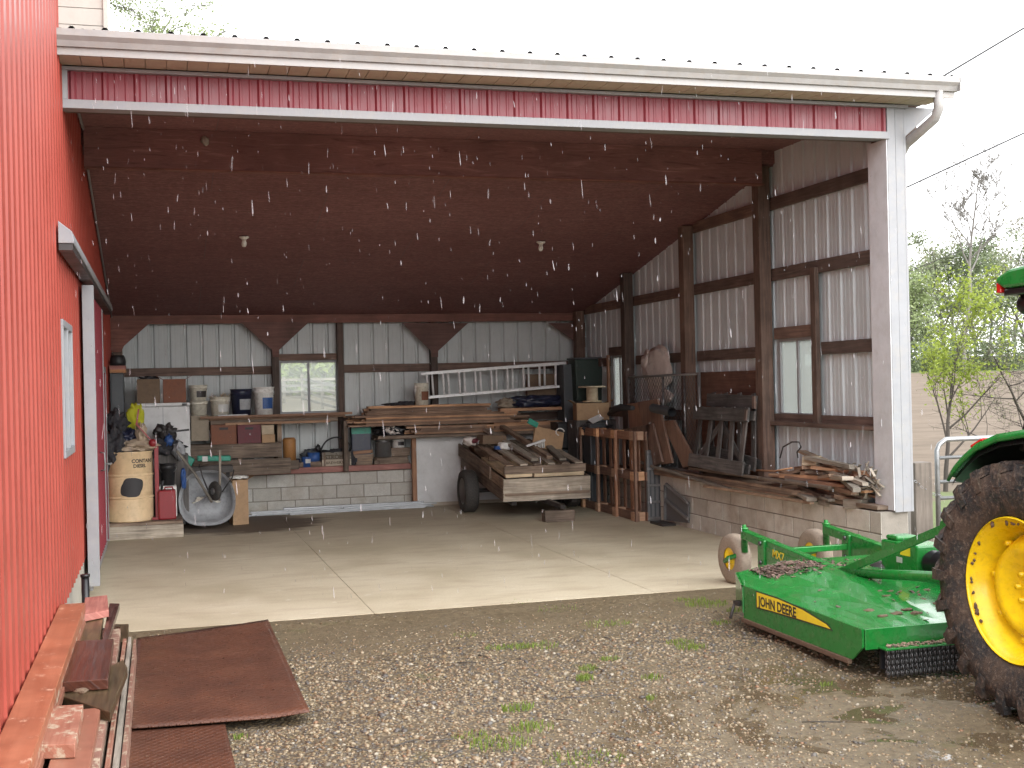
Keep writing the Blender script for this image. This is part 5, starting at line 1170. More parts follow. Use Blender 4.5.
for side,X,s in (('l',XL,1),('r',XRm,-1)):
    mb=MB(); P=[(YR-.46,.03),(-1.6,.06),(YF+.12,.065),(YF,.16),(YF,.272),(-1.55,.30),(YR-.46,.30)]
    mb.prism(P,lambda p,a:Vector((a,p[0],p[1])),X-.004*s,X+.012*s)
    mb.build('side_panel','deere_green',mw,bevel=.004)
for side,X,s in (('l',XL,1),('r',XRm,-1)):
    mb=MB(); mb.bx(X-.012,X+.02,YF+.15,-1.55,.028,.062); mb.build('skid_shoe','mud',mw,bevel=.006)
# rear band incl. chamfers
mb=MB()
for (a,b) in (((XL,-1.585),(XL+.17,YR-.01)),((XL+.17,YR-.01),(XRm-.17,YR-.01)),((XRm-.17,YR-.01),(XRm,-1.585))):
    v=[(a[0],a[1],.10),(b[0],b[1],.10),(b[0],b[1],deckz(b[0])+.004),(a[0],a[1],deckz(a[0])+.004)]
    mb.add(v,[(0,1,2,3)],None,.5)
rb=mb.build('rear_band','deere_green',mw); s_=rb.modifiers.new('solid','SOLIDIFY'); s_.thickness=.012
MB().bx(XL+.0,XL+.08,-1.48,-1.40,.13,.16).tube([(XL-.0,-1.42,.135),(XL-.05,-1.45,.04)],.012,6).build('rear_hook','dark_steel',mw)
# front band, ledge, chains
MB().bx(XL+.013,XRm-.013,YF-.012,YF,.145,.272).build('front_band','deere_green',mw,bevel=.004)
MB().bx(XL+.10,XRm-.10,YF-.10,YF-.013,.150,.163).build('chain_ledge','deere_green',mw,bevel=.003)
mb=MB(); rr=random.Random(4)
for i in range(420):
    x=rr.uniform(XL+.12,XRm-.12); mb.box((x,YF-.055+rr.uniform(-.035,.035),.166+rr.uniform(0,.008)),(rr.uniform(.006,.03),.008,.006),rotm(rr.uniform(-.5,.5),0,rr.uniform(0,3)),r=rr.random())
mb.build('grass_clippings','w_brown',mw)
cg=MB()
x=XL+.12
while x<XRm-.10:
    for row,yy in ((0,YF-.088),(1,YF-.05)):
        xo=x+row*.013
        for k in range(5):
            z=.138-k*.033; R=rotm(0,0,PI/2*(k%2)+.3); pts=[Vector((xo,yy,z))+R@Vector((math.cos(a)*.009,0,math.sin(a)*.020)) for a in [PI*2*i/6 for i in range(7)]]
            cg.tube(pts,.0045,4,cap=False)
    x+=.032
cg.build('chain_guard','chain',mw)
MB().bx(XL+.12,XRm-.12,YF-.01,YF+.01,.02,.14).build('shadow_plate','pvc_black',mw)  # added black plate painting in the shade behind the front chains
# decal: tapered yellow swoosh with dark outline
dx=XL-.0075
dec=[(-1.80,.178),(-1.80,.285),(-2.10,.287),(-2.45,.270),(-2.75,.228),(-2.80,.208),(-2.40,.200),(-2.0,.188)]
dkl=[(-1.785,.168),(-1.785,.293),(-2.10,.297),(-2.46,.280),(-2.77,.234),(-2.83,.200),(-2.40,.190),(-2.0,.178)]
mb=MB(); mb.prism(dkl,lambda p,a:Vector((a,p[0],p[1])),dx,dx+.002); mb.build('decal','ink',mw)
mb=MB(); mb.prism(dec,lambda p,a:Vector((a,p[0],p[1])),dx-.0015,dx); dcl=mb.build('decal','decal_yellow',mw)
t_=text_mesh('lettering','JOHN DEERE','ink',dcl,(dx-.002,-1.83,.197),(0,-1,0.012),(0,0,1),.094,0,.0006,sx=1.0,bold=.03)
# lift arms
def armset(X,s):
    MB().beam((X,-.03,.46),(X,-1.62,.335),.075,.075).build('tail_arm','deere_green',mw,bevel=.006)
    P=[(-.42,.415),(-1.66,.325),(-1.72,.27),(-1.15,.30),(-.46,.22)]
    pm=MB(); pm.prism(P,lambda p,a:Vector((a,p[0],p[1])),X-.045,X-.038); pl_=pm.build('arm_plate','deere_green',mw)
    MB().bx(X-.06,X+.06,-.50,-.38,.22,.46).build('pivot_bracket','deere_green',mw,bevel=.01)
    for (y,z) in ((-.44,.27),(-.44,.43),(-1.60,.325),(-1.1,.36)): MB().lathe([(0,-.075),(.016,-.075),(.02,-.065),(.02,.065),(.016,.075),(0,.075)],(X,y,z),(1,0,0),8).build('bolt','chain',mw)
    MB().lathe([(0,0),(.030,0),(.030,.20),(.036,.20),(.036,.215),(.018,.215),(.018,.24),(0,.24)],(X,-.03,.30),(0,0,1),12).build('caster_post','deere_green',mw)
    mb=MB(); mb.tube([(X,-.03,.33),(X-.02,.0,.28),(X-.085,.10,.24),(X-.095,.17,.20)],.022,10); mb.build('caster_fork','deere_green',mw)
    c=Vector((X,.17,.22)); wh=MB().lathe([(.10,-.055),(.18,-.068),(.212,-.05),(.22,-.03),(.22,.03),(.212,.05),(.18,.068),(.10,.055)],c,(1,.05,0),30).build('tail_wheel','laminated_tyre',mw)
    MB().lathe([(0,-.07),(.03,-.07),(.035,-.04),(.06,-.03),(.09,-.045),(.105,-.05),(.105,.05),(.06,.03),(0,.04)],c,(1,.05,0),20).build('rim','deere_yellow',wh)
    MB().beam((X,-1.55,.33),(X+s*.05,-2.9,.835),.06,.02,up=(1,0,0)).build('hitch_brace','deere_green',mw,bevel=.004)
    MB().tube([(X,-1.58,.345),(X,-2.9,.50)],.035,12).build('push_tube','deere_green',mw)
    return pl_
pl1=armset(5.52,1); armset(6.32,-1)
text_mesh('lettering','MX7','decal_yellow',pl1,(5.52-.0465,-.62,.340),(0,-1,-.075),(0,0,1),.095,0,.0006,sx=1.05,bold=.012)
MB().bx(5.55,6.29,-.47,-.42,.33,.38).build('cross_tube','deere_green',mw,bevel=.006)
g=MB().bx(5.84,6.10,-2.10,-1.64,.34,.585); g.bx(5.87,6.05,-1.80,-1.66,.585,.62).build('gearbox_shield','deere_green',mw,bevel=.015)
MB().lathe([(0,0),(.13,0),(.12,.06),(.08,.10),(0,.10)],(5.89,-1.6,.30),(0,0,1),18).build('gearbox','dark_steel',mw)
MB().bx(5.837,5.84,-2.02,-1.90,.50,.565).build('warning_sticker','decal_yellow',mw); MB().bx(5.836,5.8395,-1.92,-1.85,.44,.48).build('sticker','pebble_label',mw)
MB().lathe([(.075,0),(.095,.05),(.075,.09),(.10,.14),(.08,.19),(.10,.24),(.07,.30),(.05,.34),(.05,.95)],(5.95,-2.1,.46),(0,-1,.05),18).build('drive_shaft_guard','pvc_black',mw)
MB().tube([(5.50,-2.9,.835),(5.89,-2.88,.90),(6.34,-2.9,.835)],.035,8).bx(5.84,5.94,-2.92,-2.84,.5,.92).build('hitch_frame','deere_green',mw)
# litter on deck
rr=random.Random(12); mb=MB()
for i in range(640):
    a=rr.random()
    if a<.88: x=XL+.25+abs(rr.gauss(0,.28)); y=-1.36+rr.gauss(0,.11); 
    else: x=rr.uniform(XL+.1,XRm-.2); y=rr.uniform(YF+.05,YR-.1)
    if not (XL+.12<x<XRm-.1 and YF+.03<y<YR-.03): continue
    if y>yb_(x)-.03: continue
    h=.032*math.exp(-((y+1.33)/.12)**2)*math.exp(-((x-XL-.40)/.30)**2)*rr.random()
    s=rr.uniform(.012,.04); mb.box((x,y,deckz(x,(yb_(x)-y)/(yb_(x)-YF))-.015*(yb_(x)-y)/(yb_(x)-YF)+.003+h),(s,s*rr.uniform(.3,.8),.003),rotm(rr.uniform(-.5,.5),rr.uniform(-.5,.5),rr.uniform(0,3)),r=rr.random())
lt=mb.build('leaf_litter','w_girt',tag=('dry brown leaves and clippings scattered over the green mower deck','leaf litter')); lt['kind']='stuff'
for i in range(13):
    x=rr.uniform(XL+.3,XL+1.1); y=rr.uniform(YF+.15,YF+.9); MB().blob((x,y,deckz(x,(YR-y)/(YR-YF))-.018),(rr.uniform(.02,.045),rr.uniform(.015,.04),.012),2,.5,3,i+160).build('mud_clump','mud',mw)
# ------------------------------------------------------------------ tractor
TC=Vector((5.87,-4.2,.65)); tt=thing('farm_tractor',(5.87,-5.0,-.05),'green farm tractor with yellow wheels and cab, its muddy rear wheel beside the mower','tractor')
R0=.70
def bigwheel(cx,s,cy_=-4.15,cz=.64,r=R0,w_=.40,rr_=.380):
    c=Vector((cx+s*w_/2,cy_,cz))  # cx outer face
    ax=(1,0,0)
    k=.64
    pr_=[(rr_+.005,-w_*.36),(rr_+.03,-w_*.45),(r*.78,-w_*.52),(r*.90,-w_*.48),(r*.93,-w_*.36),(r*.94,0),(r*.93,w_*.36),(r*.90,w_*.48),(r*.78,w_*.52),(rr_+.03,w_*.45),(rr_+.005,w_*.36)]
    wh=MB().lathe(pr_,c,ax,72).build('wheel','muddy_rubber',tt)
    mb=MB(); nl=22
    for i in range(nl):
        for sd in (-1,1):
            a0=2*PI*(i+(.5 if sd>0 else 0))/nl
            # chevron lug from shoulder to centre line, following the carcass
            prev=None; pts=[]
            for q in range(6):
                u=q/5; off=sd*w_*(.50-.49*u); a=a0+.26*u; 
                rad=r*.92 if q==0 else r*.94
                pts.append((a,off,rad, r*1.0 if q else r*.965))
            hw=.034
            V=[];Fs=[]
            for (a,off,r0_,r1_) in pts:
                for (da,rd) in ((-hw,r0_-.01),(-hw*.75,r1_),(hw*.75,r1_),(hw,r0_-.01)):
                    ang=a+da/r*1.1; V.append(c+Vector((off,math.cos(ang)*rd,math.sin(ang)*rd)))
            for q in range(5):
                for e in range(3): Fs.append((q*4+e,q*4+e+1,(q+1)*4+e+1,(q+1)*4+e))
            Fs.append((0,1,2,3)); Fs.append((23,22,21,20))
            mb.add(V,Fs,None,.5)
            # side tail of the lug running down the sidewall
            V=[]
            for (rd,of) in ((r*.985,.50),(r*.90,.535),(r*.80,.53)):
                for da in (-hw*.9,hw*.9):
                    ang=a0+da/r*1.1; V.append(c+Vector((sd*w_*of,math.cos(ang)*rd,math.sin(ang)*rd)))
            V2=[v-Vector((sd*.05,0,0)) for v in V]
            mb.add(V+V2,[(0,1,3,2),(2,3,5,4),(0,2,8,6),(2,4,10,8),(1,7,9,3),(3,9,11,5),(0,6,7,1),(4,5,11,10)],None,.5)
    mb.build('tread_lugs','muddy_rubber',wh)
    o=-s
    # rim: deep flange, conical well and bolted wave disc
    prr=[(rr_+.012,.46),(rr_+.02,.44),(rr_+.004,.42),(rr_-.015,.36),(rr_-.035,.25),(rr_-.06,.10),(rr_-.075,.04),(rr_-.075,-.2),(rr_-.02,-.40),(rr_+.02,-.44)]
    rim=MB().lathe([(a,o*b*w_) for a,b in prr],c,ax,64).build('rim','deere_yellow',wh)
    mb=MB(); n=48; V=[c+Vector((o*w_*.13,0,0))]; 
    rings=[(.10,.13),(.14,.10),(.19,.26),(.245,.27)]
    for (rad,dd) in rings:
        for i in range(n):
            a=2*PI*i/n; V.append(c+Vector((o*w_*(dd),math.cos(a)*rad,math.sin(a)*rad)))
    for i in range(n):   # scalloped outer edge that reaches the well at eight pads
        a=2*PI*i/n; pad=.5+.5*math.cos(4*a+.6); rad=.255+.050*pad**.7; V.append(c+Vector((o*w_*(.16-.10*pad),math.cos(a)*rad,math.sin(a)*rad)))
    Fs=[(0,1+i,1+(i+1)%n) for i in range(n)]
    for l in range(4):
        for i in range(n): Fs.append((1+l*n+i,1+(l+1)*n+i,1+(l+1)*n+(i+1)%n,1+l*n+(i+1)%n))
    mb.add(V,Fs,None,.5,True); mb.build('wheel_disc','deere_yellow',wh)
    for i in range(8):
        a=2*PI*(i+.2)/8; mb=MB(); mb.lathe([(0,.22*w_*o),(.016,.22*w_*o),(.018,.10*w_*o),(0,.1*w_*o)],c+Vector((0,math.cos(a)*.285,math.sin(a)*.285)),ax,10); mb.build('wheel_bolt','deere_yellow',wh)
        a=2*PI*i/8; mb=MB(); mb.lathe([(0,.20*w_*o),(.014,.20*w_*o),(.015,.08*w_*o)],c+Vector((0,math.cos(a)*.10,math.sin(a)*.10)),ax,8); mb.build('wheel_bolt','deere_yellow',wh)
    if s>0:
        for i in range(26):
            a=rng.uniform(0,2*PI); q=rr_*rng.uniform(.93,1.0); MB().blob(c+Vector((o*w_*(.44 if q>.375 else .41),math.cos(a)*q,math.sin(a)*q)),(.006,rng.uniform(.006,.022),rng.uniform(.006,.018)),2,.6,4,i+300).build('mud_clump','mud',wh)
    return wh
bigwheel(5.02,1); bigwheel(6.72,-1)
# front wheels
for s,x in ((-1,5.12),(1,6.62)):
    c=Vector((x,-6.35,.46)); wh=MB().lathe([(.26,-.11),(.36,-.14),(.46,-.12),(.475,0),(.46,.12),(.36,.14),(.26,.11)],c,(1,0,0),48).build('wheel','muddy_rubber',tt)
    MB().lathe([(0,s*.06),(.09,s*.07),(.12,s*.02),(.2,s*.03),(.26,s*.10),(.27,s*.11),(.27,-s*.11)],c,(1,0,0),40).build('rim','deere_yellow',wh)
MB().bx(5.62,6.12,-5.6,-3.75,.42,.85).bx(5.30,6.45,-4.3,-4.1,.56,.75).bx(5.25,6.5,-6.42,-6.28,.40,.52).bx(5.68,6.06,-7.0,-5.6,.5,.8).build('chassis','dark_steel',tt,bevel=.02)
hd=[(-5.25,.85),(-5.25,1.52),(-5.6,1.50),(-6.7,1.34),(-7.1,1.18),(-7.16,.85)]
mb=MB(); mb.prism(hd,lambda p,a:Vector((a,p[0],p[1])),5.58,6.16); mb.build('hood','deere_green',tt,bevel=.06)
for x in (5.60,6.02): MB().bx(x,x+.12,-7.175,-7.12,1.0,1.12).build('headlight','porcelain',tt,bevel=.02)
# curved rear fenders
def fender(xo,xi,s):
    P=[(-3.52,1.13),(-3.60,1.235),(-3.72,1.33),(-3.87,1.415),(-4.05,1.475),(-4.30,1.51),(-4.65,1.50),(-4.95,1.42),(-5.15,1.25),(-5.2,1.0)]
    def tp(p,k): # k 0 outer..1 inner; the rear corner sweeps round
        sw=.16*(1-k)**0*0
        return p
    V=[];Fs=[]; n=len(P); ks=[0,.04,.5,1]
    for i,p in enumerate(P):
        for k in ks:
            x=xo+(xi-xo)*k; dz=-.035 if k==0 else 0
            yy=p[0]; 
            if i<3: yy=p[0]-.10*(1-k)*(3-i)/3; dz+=(.10,.045,.015)[i]*(1-k)
            V.append((x,yy,p[1]+dz))
    for i in range(n-1):
        for j in range(3): Fs.append((i*4+j,(i+1)*4+j,(i+1)*4+j+1,i*4+j+1))
    mb=MB(); mb.add(V,Fs,None,.5,True); f=mb.build('fender','deere_green',tt); sm=f.modifiers.new('solid','SOLIDIFY'); sm.thickness=.018; sm.offset=0
    # black liner below
    V2=[(v[0]+(xi-xo)*.03,v[1]-.02,v[2]-.028) for v in V]
    mb=MB(); mb.add(V2,Fs,None,.5,True); l=mb.build('fender_liner','pvc_black',f); 
    mb=MB(); mb.prism([(p[0],p[1]-.015) for p in P]+[(-5.2,.9),(-4.2,.95),(-3.6,1.0)],lambda p,a:Vector((a,p[0],p[1])),xi,xi+.02*(1 if xi>xo else -1)); mb.build('inner_guard','pvc_black',f)
    return f
f=fender(5.03,5.42,1); fender(6.71,6.32,-1)
mb=MB(); mb.box((5.10,-3.86,1.424),(.11,.12,.022),rotm(-.42,0,.0)); mb.build('marker_light','lamp_red',tt,bevel=.015)
MB().box((6.64,-3.86,1.424),(.11,.12,.022),rotm(-.42,0,0)).build('marker_light','lamp_red',tt,bevel=.015)
# cab
CX0,CX1,CY0,CY1=5.22,6.52,-5.2,-3.98
for x in (CX0,CX1-.05):
    MB().beam((x+.025,CY1-.03,1.38),(x+.025,CY1-.30,2.30),.045,.045).build('cab_pillar','pvc_black',tt,bevel=.01)
    MB().beam((x+.025,CY0+.0,1.0),(x+.025,CY0+.18,2.30),.05,.05).build('cab_pillar','pvc_black',tt,bevel=.01)
MB().bx(CX0+.05,CX1-.05,CY1-.10,CY1-.03,.85,1.42).bx(CX0,CX1,CY0,CY1-.1,.75,.95).build('cab_body','pvc_black',tt,bevel=.02)
MB().box((5.87,CY1-.165,1.85),(1.18,.006,.90),rotm(.29,0,0)).bx(CX0+.01,CX0+.016,CY0+.2,CY1-.32,1.52,2.28).bx(CX1-.016,CX1-.01,CY0+.2,CY1-.32,1.0,2.28).bx(CX0+.055,CX1-.055,CY0+.10,CY0+.106,1.5,2.29).build('cab_glass','cab_glass',tt)
MB().box((5.87,-4.65,1.15),(.5,.5,.14)).box((5.87,-4.38,1.5),(.48,.12,.62)).build('seat','black_plastic',tt,bevel=.05)
rp=[(-3.90,2.325),(-3.92,2.355),(-4.02,2.388),(-4.3,2.41),(-5.0,2.41),(-5.35,2.38),(-5.42,2.35),(-5.40,2.285),(-3.97,2.285)]
mb=MB(); mb.prism(rp,lambda p,a:Vector((a,p[0],p[1])),CX0-.06,CX1+.06); mb.build('cab_roof','deere_green',tt,bevel=.03)
MB().bx(CX0-.04,CX1+.04,-5.35,-3.95,2.245,2.284).build('roof_liner','pvc_black',tt,bevel=.01)
for x in (CX0-.05,CX1-.04): MB().bx(x,x+.07,-3.935,-3.90,2.262,2.322).build('marker_light','lamp_red',tt,bevel=.008)
for x in (CX0+.10,CX1-.10): MB().lathe([(0,0),(.05,0),(.065,.03),(.065,.10),(.05,.11),(0,.11)],(x,-3.94,2.19),(0,-1,.15),18).build('work_lamp','pvc_black',tt)
for x in (5.60,6.14): MB().beam((x,-3.7,.42),(x,-2.92,.52),.05,.03).build('lower_link','deere_green',tt)
MB().beam((5.87,-3.75,.95),(5.87,-2.92,.90),.04,.04).build('top_link','dark_steel',tt)
# ------------------------------------------------------------------ steel plates
def plate(P,z,lab,curl=None):
    A,B,C_,D_=[Vector((p.x,p.y,0)) for p in P]; n=26; V=[];U=[];Fs=[]
    for j in range(n+1):
        for i in range(n+1):
            u,v=i/n,j/n; p=(A*(1-u)+B*u)*(1-v)+(D_*(1-u)+C_*u)*v
            zz=z+.006*mnoise.noise(Vector((p.x*2,p.y*2,z*9)))
            if curl: zz+=curl*max(0,u-.80)/.2*(.3+v)*.5
            V.append((p.x,p.y,zz))
    for j in range(n):
        for i in range(n): Fs.append((j*(n+1)+i,j*(n+1)+i+1,(j+1)*(n+1)+i+1,(j+1)*(n+1)+i))
    uvs=[[(V[k][0],V[k][1]) for k in f] for f in Fs]
    mb=MB(); mb.add(V,Fs,uvs,.5,True); o=mb.build('steel_plate','rust_plate',tag=(lab,'steel plate')); s=o.modifiers.new('solid','SOLIDIFY'); s.thickness=.007; s.offset=1; return o
PL1=[aZ(-.005,137,640),aZ(-.005,268,622),aZ(-.005,310,718),aZ(-.005,129,731)]
PL2=[aZ(-.03,127,735),aZ(-.03,225,728),aZ(-.03,245,810),aZ(-.03,120,816)]
plate(PL1,.012,'large rusty brown tread plate lying at the corner of the concrete',.03); plate(PL2,-.006,'smaller rusty tread plate lying nearer, partly cut by the picture bottom')
# ------------------------------------------------------------------ foreground lumber against the barn
def zz(a,b): return (a/3.2,560+b/3.2)
def slab(P,z0,z1,m,lab,name='lumber_board',jit=.0,bev=.004,tilt=0,cat='board'):
    P=[Vector(p) for p in P]; V=[(p.x,p.y,z0) for p in P]+[(p.x,p.y,z1+(tilt if i in(2,3) else 0)) for i,p in enumerate(P)]
    o1=rng.uniform(0,20); 
    def uvf(f): return [(V[k][1]+o1+V[k][2]*.0,V[k][0]+V[k][2]+o1) for k in f]
    Fs=[(3,2,1,0),(4,5,6,7),(0,1,5,4),(1,2,6,5),(2,3,7,6),(3,0,4,7)]
    mb=MB(); mb.add(V,Fs,[uvf(f) for f in Fs],None); return mb.build(name,m,bevel=bev,tag=(lab,cat))
def rect(x0,x1,y0,y1): return [(x0,y1,0),(x1,y1,0),(x1,y0,0),(x0,y0,0)]
# stack of long planks along the wall
z=-.06
for k,(w0,m) in enumerate(((.165,'w_salmon_old'),(.155,'w_wet'),(.165,'w_salmon_old'),(.158,'w_brown'),(.17,'w_salmon_old'),(.155,'w_salmon'),(.162,'w_salmon_old'),(.156,'w_brown'),(.168,'w_salmon'),(.160,'w_salmon_old'),(.165,'w_salmon'))):
    h=.0495; 
    lab=('salmon painted plank, topmost of the long stack against the red wall' if k==10 else 'long plank number %s from the top in the stack against the red wall'%['eleven','ten','nine','eight','seven','six','five','four','three','two'][k])
    slab(rect(.012,w0,-6.4+rng.uniform(-.2,.2),-1.46+rng.uniform(-.12,.03) if k<10 else -1.50),z+.001,z+h,m,lab); z+=h
ztop=z
z=-.06
for k,(m,x1,y1) in enumerate((('w_salmon_old',.375,-1.0),('w_brown',.36,-1.15),('w_wetolive',.378,-1.02),('w_salmon_old',.36,-1.2),('w_brown',.37,-1.08),('w_wet',.365,-1.15),('w_salmon_old',.375,-1.5))):
    slab(rect(.185,x1,-6.2,y1),z+.001,z+.052,m,['bottom plank of the second stack between the wall stack and the upright edge boards','second plank up in the middle stack by the steel plate','olive wet plank third from the bottom in the middle stack','fourth plank from the bottom in the middle stack','fifth plank from the bottom in the middle stack','dark wet plank second from the top in the middle stack','salmon plank on top of the middle stack, below the loose offcuts'][k]); z+=.052
zm=z
# short offcuts on top
zs_=zm
slab([aZ(zs_+.05,*zz(a,b)) for a,b in ((320,505),(318,520),(300,700),(120,700))][:0] or rect(.19,.35,-6.3,-3.72),zs_+.001,zs_+.045,'w_salmon','smooth salmon plank lying nearest the viewer on the middle stack')
slab([aZ(zs_+.10,*zz(a,b)) for a,b in ((155,470),(267,465),(240,592),(118,597))],zs_+.048,zs_+.105,'w_salmon_old','salmon painted offcut block on the smooth salmon plank','offcut_block')
slab([aZ(zs_+.05,*zz(a,b)) for a,b in ((395,318),(408,345),(352,487),(180,428))],zs_+.002,zs_+.05,'w_wetolive','dark wet board lying skewed under the wide dark board','offcut_board')
slab([aZ(zs_+.10,*zz(a,b)) for a,b in ((232,262),(364,255),(346,384),(160,396))],zs_+.054,zs_+.105,'w_wet','wide dark wet board end on top of the lumber pile','offcut_board')
slab([aZ(zs_+.055,*zz(a,b)) for a,b in ((246,176),(332,172),(318,262),(210,266))],zs_+.002,zs_+.055,'w_wetolive','brown board with a yellow scratch behind the wide dark board','offcut_board')
slab([aZ(zs_+.045,*zz(a,b)) for a,b in ((350,138),(383,139),(345,258),(326,258))],zs_+.002,zs_+.045,'w_wet','narrow dark board at the far end beside the scratched brown one','offcut_board')
slab([aZ(zs_+.105,*zz(a,b)) for a,b in ((272,120),(343,112),(348,160),(265,176))],zs_+.06,zs_+.105,'w_redplank','small red stained board, farthest offcut on the lumber pile','offcut_board')
for k,(x,m,y1,h,lab) in enumerate(((.395,'w_salmon_old',-1.1,.22,'board on edge with flaking salmon paint beside the middle stack'),(.425,'w_grey',-.95,.20,'grey white board on edge nearest the steel plate'),(.452,'w_salmon_old',-.80,.15,'low salmon board on edge outermost toward the steel plate'))):
    MB().bx(x-.012,x+.012,-6.0,y1-.3,-.07,h,jit=.004).build('edge_board',m,bevel=.003,tag=(lab,'board'))
slab([aZ(.20,*zz(a,b)) for a,b in ((360,205),(412,205),(410,262),(350,262))],.10,.20,'w_wetolive','short olive wet board at the far outer corner of the lumber pile','offcut_board')
MB().blob(aZ(zs_+.12,*zz(262,418)),(.035,.03,.012),2,.5,3,171).build('mud_clod','mud',tag=('small muddy clod on the front edge of the wide dark board','mud clod'))
# ------------------------------------------------------------------ gravel stones
npr=np.random.default_rng(5)
bmi=bmesh.new(); bmesh.ops.create_icosphere(bmi,subdivisions=1,radius=1); IV=np.array([v.co[:] for v in bmi.verts]); IF=np.array([[v.index for v in f.verts] for f in bmi.faces]); bmi.free()
plp=[[(p.x,p.y) for p in PL1],[(p.x,p.y) for p in PL2]]
def inpoly(x,y,P):
    c=False; n=len(P)
    for i in range(n):
        x1,y1=P[i]; x2,y2=P[(i+1)%n]
        if (y1>y)!=(y2>y) and x<(x2-x1)*(y-y1)/(y2-y1)+x1: c=not c
    return c
NS=24000; VV=[];RR=[];cnt=0
tries=0
while cnt<NS and tries<260000:
    tries+=1
    y=-.04-4.9*(npr.random()**.8); x=.3+npr.random()*7.2
    d=Vector((x,y,-.04))-CAM; dd=d.dot(CF); px=512+F*d.dot(CR)/dd; py=384-F*d.dot(CU)/dd
    if px<90 or px>1060 or py>800: continue
    if x<.47 and y>-6: continue
    if inpoly(x,y,plp[0]) or inpoly(x,y,plp[1]): continue
    # thinner cover on the muddy and earthy areas
    mudd=max(0,1-math.hypot(x-4.6,y+4.3)/2.1)*.35+max(0,1-abs(y+.2)/1.3)*.55
    nz=mnoise.noise(Vector((x*.75,y*.75,7)))
    if npr.random()<mudd+nz*.55: continue
    s=min(.021,float(npr.lognormal(-4.9,.42)))*max(.5,1-mudd*1.2)
    sc=np.array([s*npr.uniform(.8,1.4),s*npr.uniform(.7,1.1),s*npr.uniform(.45,.8)]); a=npr.random()*2*PI
    P=IV*(1+.22*(npr.random((len(IV),1))-.5)*2)*sc; ca,sa=math.cos(a),math.sin(a); tl=npr.uniform(-.4,.4)
    P=np.stack([P[:,0]*ca-P[:,1]*sa,P[:,0]*sa+P[:,1]*ca,P[:,2]+P[:,0]*tl*.5],1)
    nn=0
    if y<-.25: nn=.022*min(1,(-y-.25)/.6)*(mnoise.noise(Vector((x*.9,y*.9,0)))*1.6+mnoise.noise(Vector((x*4,y*4,3)))*.5)-.022*.6
    P+=np.array([x,y,hz(x,y)+nn+s*.12]); VV.append(P); RR.append(npr.random()); cnt+=1
VA=np.concatenate(VV); nv=len(IV); FA=(IF[None]+np.arange(cnt)[:,None,None]*nv).reshape(-1,3)
me=bpy.data.meshes.new('gravel'); me.vertices.add(len(VA)); me.vertices.foreach_set('co',VA.ravel()); me.loops.add(FA.size); me.loops.foreach_set('vertex_index',FA.ravel().astype(np.int32))
me.polygons.add(len(FA)); me.polygons.foreach_set('loop_start',np.arange(0,FA.size,3,dtype=np.int32)); me.polygons.foreach_set('use_smooth',np.ones(len(FA),dtype=bool)); me.update(calc_edges=True); me.validate()
at=me.attributes.new('rnd','FLOAT','FACE'); at.data.foreach_set('value',np.repeat(np.array(RR),len(IF)).astype(np.float32)); me.materials.append(M('stones'))
gv=bpy.data.objects.new('gravel',me); col.objects.link(gv); settag(gv,'wet mixed pebbles covering the yard in front of the shed','gravel',None,'stuff')
# grass
mb=MB(); rr=random.Random(8)
def tuft(x,y,n,r,h):
    for i in range(n):
        a=rr.uniform(0,2*PI); q=r*math.sqrt(rr.random()); bx_,by_=x+math.cos(a)*q*1.4,y+math.sin(a)*q; hh=h*rr.uniform(.4,1.1); an=rr.uniform(0,2*PI); w_=rr.uniform(.0015,.003)
        dx_,dy_=math.cos(an),math.sin(an); lx,ly=rr.uniform(-.6,.6)*hh,rr.uniform(-.6,.6)*hh; g0=hz(bx_,by_)-.015
        mb.add([(bx_-dx_*w_,by_-dy_*w_,g0),(bx_+dx_*w_,by_+dy_*w_,g0),(bx_+lx*.5+dx_*w_,by_+ly*.5+dy_*w_,g0+hh*.7+.012),(bx_+lx,by_+ly,g0+hh+.012)],[(0,1,2,3)],None,rr.random())
for px,py,n,r,h in ((517,710,110,.07,.03),(531,729,110,.09,.03),(500,745,150,.12,.03),(471,738,70,.08,.025),(585,763,200,.15,.03),(540,649,110,.10,.02),(520,650,100,.08,.02),(497,651,70,.06,.02),(585,681,90,.04,.03),(588,671,60,.05,.02),(707,608,170,.13,.025),(692,650,120,.08,.025),(680,645,80,.07,.02),(600,628,90,.10,.02),(620,627,60,.08,.02),(652,680,60,.05,.02),(610,662,60,.05,.02),(515,607,50,.12,.015),(240,739,40,.03,.02),(560,613,60,.14,.015),(826,686,30,.03,.02),(650,700,40,.03,.02),(735,614,70,.05,.025),(465,640,40,.08,.02),(690,604,90,.1,.02),(720,626,60,.06,.02)):
    p=aZ(-.045,px,py); tuft(p.x,p.y,n,r,h)
g=mb.build('grass_tufts','grass',tag=('small bright green grass tufts growing through the gravel','grass')); g['kind']='stuff'
mb=MB()
for i in range(26):
    p=aZ(-.035,rr.uniform(330,860),rr.uniform(625,760)); 
    if p.y>-.3: continue
    a=rr.uniform(0,PI); L=rr.uniform(.03,.11); d=Vector((math.cos(a)*L,math.sin(a)*L,.0)); mb.tube([p-d+Vector((0,0,.006)),p+Vector((rr.uniform(-.02,.02),rr.uniform(-.02,.02),.012)),p+d+Vector((0,0,.006))],.003,4)
g=mb.build('fallen_twigs','w_dark',tag=('short dark twigs scattered over the gravel','twigs')); g['kind']='stuff'
